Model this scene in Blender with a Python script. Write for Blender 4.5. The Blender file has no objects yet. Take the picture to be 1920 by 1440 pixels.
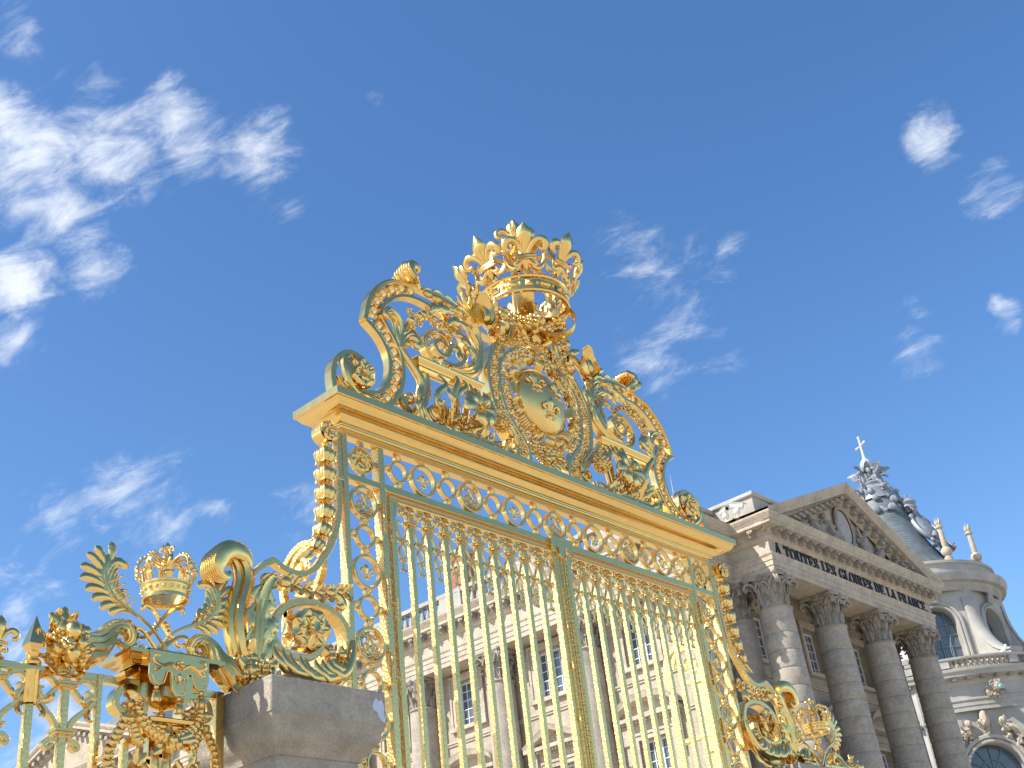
import bpy, math, random
from mathutils import Vector as V, Matrix
R = math.radians
S = bpy.context.scene
COL = S.collection

# ---------------------------------------------------------------- camera
cam_d = bpy.data.cameras.new('camera'); cam = bpy.data.objects.new('camera', cam_d); COL.objects.link(cam)
cam.matrix_world = Matrix(((0.675541, -0.302635, -0.672351, -5.884147), (-0.729385, -0.407735, -0.549318, -6.735417),
                           (-0.107899, 0.86149, -0.496179, 1.599921), (0, 0, 0, 1)))
cam_d.sensor_width = 36; cam_d.lens = 41.229; cam_d.clip_start = .1; cam_d.clip_end = 5000
S.camera = cam
S.render.resolution_x, S.render.resolution_y = 1024, 768

# ---------------------------------------------------------------- sky and sun
SUN_EL, SUN_DIR = R(42.5), R(156)          # direction the light comes from, measured from +x towards +y
sv = V((math.cos(SUN_DIR)*math.cos(SUN_EL), math.sin(SUN_DIR)*math.cos(SUN_EL), math.sin(SUN_EL)))
sd = bpy.data.lights.new('sun', 'SUN'); sd.energy = 4.9; sd.angle = R(.53); sd.color = (1, .95, .86)
so = bpy.data.objects.new('sun', sd); COL.objects.link(so); so.location = (0, 0, 60)
so.rotation_euler = sv.to_track_quat('Z', 'Y').to_euler()
W = bpy.data.worlds.new('World'); S.world = W; W.use_nodes = True
nt = W.node_tree; N = nt.nodes; L = nt.links; N.clear()
def nd(t, **k):
    n = N.new(t)
    for a, b in k.items():
        if a.startswith('i_'):
            n.inputs[int(a[2:])].default_value = b
        else: setattr(n, a, b)
    return n
out = nd('ShaderNodeOutputWorld'); bg = nd('ShaderNodeBackground'); bg.inputs[1].default_value = .125
sky = nd('ShaderNodeTexSky', sky_type='NISHITA', sun_disc=False); sky.sun_elevation = SUN_EL
sky.sun_rotation = math.atan2(sv.x, sv.y); sky.altitude = 100; sky.air_density = 1.0; sky.dust_density = .6; sky.ozone_density = 2.2
hs = nd('ShaderNodeHueSaturation'); hs.inputs['Saturation'].default_value = 1.22; hs.inputs['Value'].default_value = 1.27; hs.inputs['Hue'].default_value = .5035
L.new(sky.outputs[0], hs.inputs['Color'])
tc = nd('ShaderNodeTexCoord')
# thin clouds at infinity: soft patches by direction, broken up by noise
CLOUDS = [(0.316, 0.7, 0.64, 0.058, 0.9), (0.351, 0.675, 0.649, 0.05, 0.9), (0.313, 0.723, 0.616, 0.045, 0.85), (0.343, 0.705, 0.62, 0.042, 0.85), (0.333, 0.755, 0.564, 0.036, 1.1), (0.285, 0.697, 0.658, 0.036, 0.9), (0.325, 0.651, 0.686, 0.034, 0.7), (0.387, 0.629, 0.674, 0.040, 0.72), (0.446, 0.602, 0.662, 0.040, 0.62), (0.377, 0.722, 0.58, 0.026, 0.72), (0.486, 0.609, 0.626, 0.024, 0.4), (0.459, 0.782, 0.421, 0.05, 0.7), (0.344, 0.78, 0.524, 0.027, 0.6), (0.263, 0.646, 0.717, 0.027, 0.6), (0.514, 0.751, 0.414, 0.024, 0.5), (0.566, 0.713, 0.413, 0.034, 0.42), (0.704, 0.426, 0.569, 0.046, 0.44), (0.738, 0.42, 0.528, 0.05, 0.44), (0.748, 0.447, 0.49, 0.046, 0.44), (0.744, 0.378, 0.551, 0.034, 0.42), (0.787, 0.18, 0.59, 0.026, 0.56), (0.847, 0.275, 0.455, 0.027, 0.55), (0.825, 0.17, 0.539, 0.026, 0.4), (0.869, 0.194, 0.455, 0.02, 0.5), (0.42, 0.816, 0.397, 0.04, 0.42), (0.405, 0.851, 0.335, 0.075, 0.38), (0.44, 0.856, 0.27, 0.09, 0.42), (0.501, 0.521, 0.691, 0.016, 0.3), (0.831, 0.261, 0.491, 0.02, 0.35), (0.478, 0.753, 0.453, 0.051, 0.25), (0.77, 0.413, 0.487, 0.03, 0.4)]
wn = nd('ShaderNodeTexNoise'); wn.inputs['Scale'].default_value = 9; wn.inputs['Detail'].default_value = 7; wn.inputs['Roughness'].default_value = .6; L.new(tc.outputs['Generated'], wn.inputs['Vector'])
wa = nd('ShaderNodeVectorMath', operation='SUBTRACT'); L.new(wn.outputs['Color'], wa.inputs[0]); wa.inputs[1].default_value = (.5, .5, .5)
wb = nd('ShaderNodeVectorMath', operation='MULTIPLY_ADD'); L.new(wa.outputs[0], wb.inputs[0]); wb.inputs[1].default_value = (.075, .075, .075); L.new(tc.outputs['Generated'], wb.inputs[2])
acc = None
for x, y, z, r, s in CLOUDS:
    d = nd('ShaderNodeVectorMath', operation='DISTANCE'); L.new(wb.outputs[0], d.inputs[0]); d.inputs[1].default_value = (x, y, z)
    m = nd('ShaderNodeMapRange', interpolation_type='SMOOTHSTEP'); L.new(d.outputs['Value'], m.inputs[0])
    m.inputs[1].default_value = r*1.45; m.inputs[2].default_value = 0; m.inputs[3].default_value = 0; m.inputs[4].default_value = s
    if acc is None: acc = m.outputs[0]
    else:
        mx = nd('ShaderNodeMath', operation='SMOOTH_MAX'); mx.inputs[2].default_value = .06
        L.new(acc, mx.inputs[0]); L.new(m.outputs[0], mx.inputs[1]); acc = mx.outputs[0]
e1 = V((.487, -.82, .247)).normalized(); e2 = V((.67, .55, .50)).normalized(); e2 = (e2-e1*e1.dot(e2)).normalized(); e3 = e1.cross(e2)
mp = nd('ShaderNodeCombineXYZ')                       # cloud grain drawn out along the wind
for k_, (e_, s_) in enumerate(((e1, .5), (e2, 1.), (e3, 1.25))):
    dt = nd('ShaderNodeVectorMath', operation='DOT_PRODUCT'); L.new(tc.outputs['Generated'], dt.inputs[0]); dt.inputs[1].default_value = e_*s_; L.new(dt.outputs['Value'], mp.inputs[k_])
n1 = nd('ShaderNodeTexNoise'); n1.inputs['Scale'].default_value = 30; n1.inputs['Detail'].default_value = 14; n1.inputs['Roughness'].default_value = .66; n1.inputs['Distortion'].default_value = .45
L.new(mp.outputs[0], n1.inputs['Vector'])
na_ = nd('ShaderNodeMath', operation='MULTIPLY_ADD'); L.new(n1.outputs[0], na_.inputs[0]); na_.inputs[1].default_value = 2.3; na_.inputs[2].default_value = -1.15
sm = nd('ShaderNodeMath', operation='ADD'); L.new(acc, sm.inputs[0]); L.new(na_.outputs[0], sm.inputs[1])
cr_ = nd('ShaderNodeMapRange', interpolation_type='SMOOTHSTEP'); L.new(sm.outputs[0], cr_.inputs[0]); cr_.inputs[1].default_value = .16; cr_.inputs[2].default_value = 1.3; cr_.inputs[4].default_value = .9
gate_ = nd('ShaderNodeMapRange', interpolation_type='SMOOTHSTEP'); L.new(acc, gate_.inputs[0]); gate_.inputs[1].default_value = .06; gate_.inputs[2].default_value = .3
ml_ = nd('ShaderNodeMath', operation='MULTIPLY'); L.new(cr_.outputs[0], ml_.inputs[0]); L.new(gate_.outputs[0], ml_.inputs[1])
mixc = nd('ShaderNodeMix', data_type='RGBA'); L.new(ml_.outputs[0], mixc.inputs[0]); L.new(hs.outputs[0], mixc.inputs[6]); mixc.inputs[7].default_value = (6.2, 6.5, 6.9, 1)
L.new(mixc.outputs[2], bg.inputs[0]); L.new(bg.outputs[0], out.inputs[0])
S.view_settings.view_transform = 'Standard'; S.view_settings.look = 'None'; S.view_settings.exposure = .46; S.view_settings.gamma = 1
S.view_settings.use_curve_mapping = False
S.cycles.sample_clamp_indirect = 6; S.cycles.max_bounces = 8; S.cycles.glossy_bounces = 5; S.cycles.caustics_reflective = False; S.cycles.caustics_refractive = False

# ---------------------------------------------------------------- materials
def mat(name, col, rough=.6, metal=0, bump=0, bscale=20, var=0, vscale=6, stain=None, sscale=.8, samt=.5, detail=6, bricks=None, spec=.5, hammer=0, hscale=30, rvar=0, sides=0, grain=0):
    m = bpy.data.materials.new(name); m.use_nodes = True; t = m.node_tree; b = t.nodes['Principled BSDF']
    b.inputs['Base Color'].default_value = (*col, 1); b.inputs['Roughness'].default_value = rough; b.inputs['Metallic'].default_value = metal
    b.inputs['Specular IOR Level'].default_value = spec
    co = t.nodes.new('ShaderNodeTexCoord'); ge = t.nodes.new('ShaderNodeNewGeometry'); P = ge.outputs['Position']
    def noise(s, d=detail, r=.6):
        n = t.nodes.new('ShaderNodeTexNoise'); n.inputs['Scale'].default_value = s; n.inputs['Detail'].default_value = d; n.inputs['Roughness'].default_value = r
        t.links.new(P, n.inputs['Vector']); return n.outputs[0]
    def ramp(src, a, b_, lo=0, hi=1):
        r = t.nodes.new('ShaderNodeMapRange'); t.links.new(src, r.inputs[0]); r.inputs[1].default_value = a; r.inputs[2].default_value = b_
        r.inputs[3].default_value = lo; r.inputs[4].default_value = hi; return r.outputs[0]
    def mix(f, a, b_, mode='MIX'):
        x = t.nodes.new('ShaderNodeMix'); x.data_type = 'RGBA'; x.blend_type = mode
        if isinstance(f, float): x.inputs[0].default_value = f
        else: t.links.new(f, x.inputs[0])
        for i, q in ((6, a), (7, b_)):
            if isinstance(q, tuple): x.inputs[i].default_value = (*q, 1)
            else: t.links.new(q, x.inputs[i])
        return x.outputs[2]
    c = None
    if var:
        c = mix(ramp(noise(vscale), .3, .7), tuple(x*(1-var) for x in col), tuple(min(1, x*(1+var)) for x in col))
    if stain:
        c = mix(ramp(noise(sscale, 9, .65), .5, .72, 0, samt), c if c is not None else col, stain)
    if grain:
        c = mix(1.0, c if c is not None else col, mix(ramp(noise(grain, 3, .7), .35, .65), (1-.16,)*3, (1.1,)*3), 'MULTIPLY')
    if bricks:
        bw, bh, ms, dark = bricks
        sx = t.nodes.new('ShaderNodeSeparateXYZ'); t.links.new(P, sx.inputs[0])
        ad = t.nodes.new('ShaderNodeMath'); ad.operation = 'ADD'; t.links.new(sx.outputs[0], ad.inputs[0]); t.links.new(sx.outputs[1], ad.inputs[1])
        cx = t.nodes.new('ShaderNodeCombineXYZ'); t.links.new(ad.outputs[0], cx.inputs[0]); t.links.new(sx.outputs[2], cx.inputs[1])
        bk = t.nodes.new('ShaderNodeTexBrick'); t.links.new(cx.outputs[0], bk.inputs['Vector']); bk.inputs['Scale'].default_value = 1
        bk.inputs['Brick Width'].default_value = bw; bk.inputs['Row Height'].default_value = bh; bk.inputs['Mortar Size'].default_value = ms
        bk.inputs['Color1'].default_value = (1, 1, 1, 1); bk.inputs['Color2'].default_value = (.86, .86, .86, 1); bk.inputs['Mortar'].default_value = (dark, dark, dark, 1)
        c = mix(1.0, c if c is not None else col, bk.outputs[0], 'MULTIPLY')
    if c is not None: t.links.new(c, b.inputs['Base Color'])
    if rvar: t.links.new(ramp(noise(11), .3, .7, rough-rvar, rough+rvar), b.inputs['Roughness'])
    nrm = None
    if hammer:
        vo = t.nodes.new('ShaderNodeTexVoronoi'); vo.feature = 'SMOOTH_F1'; vo.inputs['Scale'].default_value = hscale
        t.links.new(P, vo.inputs['Vector'])
        bp = t.nodes.new('ShaderNodeBump'); bp.inputs['Strength'].default_value = hammer; bp.inputs['Distance'].default_value = .02
        t.links.new(vo.outputs[0], bp.inputs['Height']); nrm = bp.outputs[0]
    if bump:
        bp = t.nodes.new('ShaderNodeBump'); bp.inputs['Strength'].default_value = bump; bp.inputs['Distance'].default_value = .02
        t.links.new(noise(bscale, 8), bp.inputs['Height'])
        if nrm is not None: t.links.new(nrm, bp.inputs['Normal'])
        nrm = bp.outputs[0]
    if sides:                                            # hammered flanks, burnished front and back (by the face's own direction)
        sx = t.nodes.new('ShaderNodeSeparateXYZ'); t.links.new(ge.outputs['True Normal'], sx.inputs[0])
        ab = t.nodes.new('ShaderNodeMath'); ab.operation = 'ABSOLUTE'; t.links.new(sx.outputs[0], ab.inputs[0]); fl = ramp(ab.outputs[0], .3, .8)
        rr = ramp(fl, 0, 1, sides, rough); t.links.new(rr, b.inputs['Roughness'])
        vm = t.nodes.new('ShaderNodeMix'); vm.data_type = 'VECTOR'; t.links.new(ramp(fl, 0, 1, .12, 1), vm.inputs[0]); t.links.new(ge.outputs['Normal'], vm.inputs[4]); t.links.new(nrm, vm.inputs[5]); nrm = vm.outputs[1]
    if nrm is not None: t.links.new(nrm, b.inputs['Normal'])
    return m
GOLDC = (.87, .60, .215)
M_GOLD = mat('gilding', GOLDC, .24, 1, bump=.06, bscale=55, var=.05, vscale=14, rvar=.06)
M_GOLDM = mat('matte_gilding', GOLDC, .36, 1, bump=.06, bscale=45, var=.06, vscale=9)
M_GOLDP = mat('burnished_gilding', GOLDC, .17, 1, bump=.035, bscale=55, var=.04, vscale=9, rvar=.05)
M_GOLDH = mat('hammered_gilding', GOLDC, .42, 1, hammer=.38, hscale=48, bump=.08, bscale=60, var=.05, vscale=12, sides=.24)
M_STONE = mat('limestone', (.48, .40, .30), .85, bump=.3, bscale=14, var=.14, vscale=1.6, stain=(.36, .32, .27), sscale=.55, samt=.6, grain=9, bricks=(1.15, .46, .006, .8))
M_TRIM = mat('limestone_trim', (.50, .42, .32), .85, bump=.3, bscale=18, var=.14, vscale=2.2, stain=(.28, .24, .19), sscale=1.3, samt=.7, grain=10)
M_CARVE = mat('weathered_carved_stone', (.36, .31, .25), .9, bump=.5, bscale=16, var=.18, vscale=3, stain=(.14, .13, .12), sscale=2.4, samt=.75)
M_COLUMN = mat('column_stone', (.40, .345, .275), .85, bump=.35, bscale=12, var=.16, vscale=2.2, stain=(.27, .24, .20), sscale=1.5, samt=.7, grain=10)
M_PIER = mat('pier_stone', (.43, .365, .285), .88, bump=.7, bscale=40, grain=55, var=.2, vscale=5, stain=(.34, .29, .22), sscale=2.2, samt=.6)
M_PATCH = mat('pale_mortar', (.62, .66, .74), .9, bump=.4, bscale=40, var=.08, vscale=12)
M_CHAPEL = mat('chapel_stone', (.42, .395, .35), .9, bump=.3, bscale=9, var=.14, vscale=.8, stain=(.22, .21, .2), sscale=.5, samt=.6)
M_SLATE = mat('slate', (.17, .20, .20), .55, bump=.35, bscale=5, var=.25, vscale=1.2, bricks=(.35, .22, .02, .6))
M_LEAD = mat('lead', (.30, .32, .35), .5, .25, bump=.3, bscale=7, var=.2, vscale=2, stain=(.11, .12, .14), sscale=1.3, samt=.7)
M_GLASS = mat('window_glass', (.10, .12, .15), .08, spec=.9, bump=.03, bscale=2)
M_PAINT = mat('white_paint', (.74, .75, .76), .5, var=.05, vscale=5)
M_BLACK = mat('black_letters', (.018, .018, .02), .55)
M_BRICK = mat('red_brick', (.36, .14, .085), .9, bump=.4, bscale=20, var=.2, vscale=3, bricks=(.24, .075, .012, 1.25))
M_PLAST = mat('white_plastic', (.72, .71, .66), .4)
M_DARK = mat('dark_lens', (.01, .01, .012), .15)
M_COPPER = mat('green_copper', (.20, .46, .38), .7, var=.15)
M_BIRD = mat('white_feathers', (.78, .78, .76), .8, var=.1, vscale=30)
M_GROUND = mat('pale_gravel', (.50, .44, .35), .9, bump=.6, bscale=8, var=.22, vscale=.5, stain=(.20, .17, .14), sscale=.16, samt=.8)

# ---------------------------------------------------------------- mesh helpers
def cr(p, n=6, closed=False):
    """smooth curve through the points"""
    p = [V(q) for q in p]; m = len(p); o = []
    if m < 3: 
        return [p[0].lerp(p[1], i/n) for i in range(n+1)]
    for i in range(m if closed else m-1):
        a, b, c, d = (p[(i+k) % m] if closed else p[min(max(i+k, 0), m-1)] for k in (-1, 0, 1, 2))
        for k in range(n):
            t = k/n
            o.append(.5*((2*b)+(c-a)*t+(2*a-5*b+4*c-d)*t*t+(3*b-a-3*c+d)*t**3))
    if not closed: o.append(p[-1])
    return o
def lerpl(l, t):
    """value of a list at t in 0..1"""
    if not isinstance(l, (list, tuple)): return l
    x = t*(len(l)-1); i = min(int(x), len(l)-2); return l[i]+(l[i+1]-l[i])*(x-i)
class MB:
    def __init__(s): s.v = []; s.f = []
    def quadgrid(s, rows, cu=False, cv=False):
        b = len(s.v); n = len(rows); m = len(rows[0])
        for r in rows: s.v += [tuple(q) for q in r]
        for i in range(n if cu else n-1):
            for j in range(m if cv else m-1):
                a = b+i*m+j; c = b+((i+1) % n)*m+j; d = b+((i+1) % n)*m+(j+1) % m; e = b+i*m+(j+1) % m
                s.f.append((a, e, d, c))
    def face(s, pts):
        b = len(s.v); s.v += [tuple(p) for p in pts]; s.f.append(tuple(range(b, b+len(pts))))
    def box(s, x0, x1, y0, y1, z0, z1, b=0):
        if b <= 0:
            B = len(s.v)
            s.v += [(x, y, z) for z in (z0, z1) for y in (y0, y1) for x in (x0, x1)]
            for f in ((0, 2, 3, 1), (4, 5, 7, 6), (0, 1, 5, 4), (2, 6, 7, 3), (0, 4, 6, 2), (1, 3, 7, 5)): s.f.append(tuple(B+i for i in f))
            return
        B = len(s.v); X = (x0, x1); Y = (y0, y1); Z = (z0, z1); sg = (1, -1); idx = {}
        for i in (0, 1):
            for j in (0, 1):
                for k in (0, 1):
                    c = (X[i], Y[j], Z[k]); ins = (c[0]+sg[i]*b, c[1]+sg[j]*b, c[2]+sg[k]*b)
                    for ax in range(3):
                        p = list(ins); p[ax] = c[ax]; idx[i, j, k, ax] = len(s.v); s.v.append(tuple(p))
        def fc(l): s.f.append(tuple(l))
        g = idx
        for i in (0, 1):
            q = [g[i, 0, 0, 0], g[i, 1, 0, 0], g[i, 1, 1, 0], g[i, 0, 1, 0]]; fc(q if i else q[::-1])
            q = [g[0, i, 0, 1], g[0, i, 1, 1], g[1, i, 1, 1], g[1, i, 0, 1]]; fc(q if i else q[::-1])
            q = [g[0, 0, i, 2], g[1, 0, i, 2], g[1, 1, i, 2], g[0, 1, i, 2]]; fc(q if i else q[::-1])
        for i in (0, 1):
            for j in (0, 1):
                q = [g[i, j, 0, 0], g[i, j, 0, 1], g[i, j, 1, 1], g[i, j, 1, 0]]; fc(q if (i == j) else q[::-1])
                q = [g[i, 0, j, 0], g[i, 1, j, 0], g[i, 1, j, 2], g[i, 0, j, 2]]; fc(q if (i != j) else q[::-1])
                q = [g[0, i, j, 1], g[1, i, j, 1], g[1, i, j, 2], g[0, i, j, 2]]; fc(q if (i == j) else q[::-1])
        for i in (0, 1):
            for j in (0, 1):
                for k in (0, 1):
                    q = [g[i, j, k, 0], g[i, j, k, 1], g[i, j, k, 2]]; fc(q if (i+j+k) % 2 == 1 else q[::-1])
    def tubew(s, pts, rad, Wd, n=8, fa=1., fb=1., closed=False, cap=True):
        """round or flattened tube along a curve; fa across, fb along the direction Wd"""
        Wd = V(Wd).normalized(); rows = []; m = len(pts)
        for i, p in enumerate(pts):
            a = pts[(i-1) % m] if closed else pts[max(i-1, 0)]; b = pts[(i+1) % m] if closed else pts[min(i+1, m-1)]
            T = (V(b)-V(a)); T = T.normalized() if T.length > 1e-9 else V((0, 0, 1))
            A = Wd.cross(T)
            if A.length < 1e-4: A = T.orthogonal()
            A.normalize(); B = T.cross(A); r = lerpl(rad, i/max(1, m-1))
            rows.append([V(p)+A*(r*fa*math.cos(2*math.pi*k/n))+B*(r*fb*math.sin(2*math.pi*k/n)) for k in range(n)])
        s.quadgrid(rows, closed, True)
        if cap and not closed: s.face(rows[0][::-1]); s.face(rows[-1])
    def band(s, p2, w, y0, y1, c=.006, closed=False):
        """flat iron strip bent along a curve of (x, z), front face at y0, back at y1"""
        rows = []; m = len(p2)
        for i, p in enumerate(p2):
            a = p2[(i-1) % m] if closed else p2[max(i-1, 0)]; b = p2[(i+1) % m] if closed else p2[min(i+1, m-1)]
            tx, tz = b[0]-a[0], b[1]-a[1]; l = math.hypot(tx, tz) or 1; nx, nz = -tz/l, tx/l
            h = lerpl(w, i/max(1, m-1))/2; k = min(c, h*.6)
            sec = [(-h, y1-k), (-h, y0+k), (-h+k, y0), (h-k, y0), (h, y0+k), (h, y1-k), (h-k, y1), (-h+k, y1)]
            rows.append([(p[0]+nx*o, y, p[1]+nz*o) for o, y in sec])
        s.quadgrid(rows, closed, True)
        if not closed: s.face(rows[0][::-1]); s.face(rows[-1])
    def ring(s, cx, cz, ro, ri, y0, y1, n=28, c=.005, sz=1.0):
        r = (ro+ri)/2
        s.band([(cx+r*math.cos(2*math.pi*k/n), cz+sz*r*math.sin(2*math.pi*k/n)) for k in range(n)], ro-ri, y0, y1, c, True)
    def lathe(s, prof, n, o=(0, 0, 0), mod=None, ax=None, cap=False):
        """surface of revolution about z (or the given U, V, W frame)"""
        o = V(o); U, Vv, Wv = ax if ax else (V((1, 0, 0)), V((0, 1, 0)), V((0, 0, 1)))
        rows = []
        for i, (r, z) in enumerate(prof):
            row = []
            for k in range(n):
                a = 2*math.pi*k/n; q = r*(mod(a, i/(len(prof)-1)) if mod else 1)
                row.append(o+U*(q*math.cos(a))+Vv*(q*math.sin(a))+Wv*z)
            rows.append(row)
        s.quadgrid(rows, False, True)
        if cap: s.face(rows[0][::-1]); s.face(rows[-1])
    def blob(s, o, r, n=8, m=6, ax=None):
        if not isinstance(r, tuple): r = (r, r, r)
        s_ = [(math.sin(math.pi*(i+.02)/(m+.04)), -math.cos(math.pi*(i+.02)/(m+.04))) for i in range(m+1)]
        U, Vv, Wv = ax if ax else (V((1, 0, 0)), V((0, 1, 0)), V((0, 0, 1)))
        s.lathe(s_, n, o, None, (U*r[0], Vv*r[1], Wv*r[2]))
    def leaf(s, spine, Wd, w, lobes=5, curl=.25, th=.012, side=0, k=7, depth=.3, sweep=.55):
        """fluted, lobed acanthus blade along a curve; side 1 or -1 keeps one half"""
        Wd = V(Wd).normalized(); m = len(spine); rows = []; back = []
        rng = [j/k for j in range(-k, k+1)] if not side else [side*j/(2*k) for j in range(0, 2*k+1)]
        for i, p in enumerate(spine):
            T = (V(spine[min(i+1, m-1)])-V(spine[max(i-1, 0)])).normalized(); A = Wd.cross(T)
            if A.length < 1e-4: A = T.orthogonal()
            A.normalize(); B = T.cross(A); t = i/(m-1); W0 = lerpl(w, t)
            ph = (lobes*t) % 1; lob = 1-depth+depth*math.sin(math.pi*min(1, ph*1.25+.0))**.6 if ph < .8 else 1-depth*(1+(.9-ph)*2)
            row = []; bk = []
            for q in rng:
                h = W0*(lob*abs(q) if abs(q) > .45 else abs(q))*(1 if q >= 0 else -1)
                fl = curl*W0*(1-q*q*1.6)+.085*W0*math.cos(abs(q)*12.5+t*2.5)
                pt = V(p)+A*h+T*(abs(q)*W0*sweep)+B*fl
                row.append(pt); bk.append(pt-B*th)
            rows.append(row); back.append(bk[::-1])
        s.quadgrid([a+b for a, b in zip(rows, back)], False, True)
        s.face((rows[0]+back[0])[::-1]); s.face(rows[-1]+back[-1])
    def lis(s, o, U, Vv, Wv, z=1., n=8):
        """fleur-de-lis: o at its waist, U right, Vv up, Wv towards the viewer"""
        o = V(o); U = V(U).normalized(); Vv = V(Vv).normalized(); Wv = V(Wv).normalized()
        P = lambda a, b, c=0: o+U*(a*z)+Vv*(b*z)+Wv*(c*z)
        s.tubew([P(0, t) for t in (-.02, .1, .25, .4, .55, .68, .8, .9, .97, 1.02)], [.08*z, .09*z, .13*z, .19*z, .245*z, .25*z, .2*z, .12*z, .05*z, .005*z], Wv, n, 1, .62)
        for g in (-1, 1):
            c = cr([P(g*.07, -.02), P(g*.12, .2, .02), P(g*.26, .42, .04), P(g*.44, .5, .05), P(g*.58, .42, .06), P(g*.6, .27, .07), P(g*.5, .18, .08), P(g*.42, .24, .08)], 4)
            s.tubew(c, [.05*z, .07*z, .09*z, .115*z, .115*z, .095*z, .075*z, .04*z], Wv, n, 1, .85)
            c = cr([P(g*.06, -.04), P(g*.12, -.16, .02), P(g*.25, -.26, .03), P(g*.33, -.22, .04), P(g*.29, -.14, .04)], 3)
            s.tubew(c, [.045*z, .06*z, .07*z, .05*z, .03*z], Wv, n, 1, .85)
        s.tubew([P(0, t) for t in (.02, -.1, -.2, -.32, -.42)], [.07*z, .09*z, .12*z, .08*z, .01*z], Wv, n, 1, .62)
        for dz in (-.035, .035):
            s.tubew([P(-.3, dz, .03), P(-.1, dz, .09), P(.1, dz, .09), P(.3, dz, .03)], .05*z, Vv, 6)
    def rosette(s, o, U, Vv, Wv, r, petals=6, h=.45, ball=.22, na=None, deep=.24):
        o = V(o); U = V(U).normalized(); Vv = V(Vv).normalized(); Wv = V(Wv).normalized(); na = na or petals*6
        rows = []
        for q, hh in ((.02, .10), (.22, .12), (.4, .27), (.6, .42), (.78, .44), (.9, .34), (.98, .16), (1., .02), (.8, -.12)):
            row = []
            for k in range(na):
                a = 2*math.pi*k/na; c = abs(math.cos(a*petals/2))**.55; out_ = 1-deep*(1-c)*(q > .3)*1.4; fl = (.35+.65*c)+.05*math.cos(a*petals*4)
                row.append(o+(U*math.cos(a)+Vv*math.sin(a))*(r*q*out_)+Wv*(r*h*hh*2*fl))
            rows.append(row)
        s.quadgrid(rows[::-1], False, True)
        if ball: s.blob(o+Wv*(r*h*.55), r*ball, 8, 6)
    def flower(s, o, Wv, r, n=6, rings=2, tw=0):
        """open flower with separate curling petals"""
        o = V(o); Wv = V(Wv).normalized(); U = Wv.cross(Z3).normalized(); Vv = U.cross(Wv)
        for g in range(rings):
            q = r*(1-.34*g)
            for i in range(n):
                a = 2*math.pi*(i+.5*g)/n+tw; d = U*math.cos(a)+Vv*math.sin(a); h = Wv*(r*.16*g)
                c = cr([o+d*q*.08+h, o+d*q*.4+Wv*q*.20+h, o+d*q*.75+Wv*q*.26+h, o+d*q*.97+Wv*q*.16+h, o+d*q*1.08+Wv*q*.02+h], 4)
                s.leaf(c, Wv, [q*.08, q*.30*6/n, q*.50*6/n, q*.50*6/n, q*.26*6/n], 1, -.10, q*.06, 0, 4, 0, -.25)
        s.blob(o+Wv*r*.3, (r*.2, r*.2, r*.2), 10, 7)
        for i in range(7): a = i*.9; s.blob(o+(U*math.cos(a)+Vv*math.sin(a))*r*.2+Wv*r*.36, r*.06, 6, 4)
    def bell(s, o, ax, r, ln, petals=4, n=16):
        """husk flower hanging along ax"""
        ax = V(ax).normalized(); U = ax.orthogonal().normalized(); Vv = ax.cross(U)
        mod = lambda a, t: 1-(.10+.30*t)*(1-abs(math.cos(petals*a/2))**.5)
        s.lathe([(r*.12, -.06*ln), (r*.36, 0), (r*.74, .1*ln), (r*.97, .27*ln), (r*1.02, .45*ln), (r*.92, .64*ln), (r*.76, .78*ln), (r*.72, .86*ln), (r*.86, .94*ln), (r*.6, .9*ln), (r*.2, .75*ln)], n, o, mod, (U, Vv, ax))
        for i in range(petals):
            a = 2*math.pi*i/petals; d = U*math.cos(a)+Vv*math.sin(a); s.tubew(cr([V(o)+d*r*.4+ax*ln*.02, V(o)+d*r*.93+ax*ln*.2, V(o)+d*r*1.06+ax*ln*.45, V(o)+d*r*.86+ax*ln*.76, V(o)+d*r*.95+ax*ln*.97], 3), r*.085, Vv if abs(math.cos(a)) > .7 else U, 5)
        s.blob(V(o)+ax*ln*1.0, (r*.24, r*.24, ln*.18), 6, 5, (U, Vv, ax))
    def heap(s, o, sp, n, size, seed, leaves=0, W=(0, -1, 0), flowers=.25):
        rnd = random.Random(seed); o = V(o)
        for i in range(n):
            d = V((rnd.gauss(0, .5), rnd.gauss(0, .5), rnd.gauss(0, .5))); d = d if d.length < 1 else d.normalized()
            p = o+V((d.x*sp[0], d.y*sp[1], d.z*sp[2])); q = size*rnd.uniform(.6, 1.15)
            if rnd.random() < flowers: 
                nn = (V(W)+V((rnd.uniform(-.6, .6), rnd.uniform(-.3, .3), rnd.uniform(-.6, .6)))).normalized(); u = nn.orthogonal().normalized()
                s.rosette(p, u, nn.cross(u), nn, q*1.3, rnd.choice((5, 6)), .5, .3)
            else: s.blob(p, (q, q, q*rnd.uniform(.8, 1.3)), 8, 6)
        for i in range(leaves):
            a = rnd.uniform(0, 6.28); u = V((math.cos(a)*sp[0], rnd.uniform(-.5, .5)*sp[1], math.sin(a)*sp[2])); u2 = u.normalized()
            c = [o+u*.5, o+u*.9, o+u*1.1+u2*size, o+u*1.15+u2*size*2.1]
            s.leaf(cr(c, 4), V(W)+V((0, 0, .2)), [size*.5, size*1., size*.85, size*.05], 3, .2, size*.15, k=2)
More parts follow.
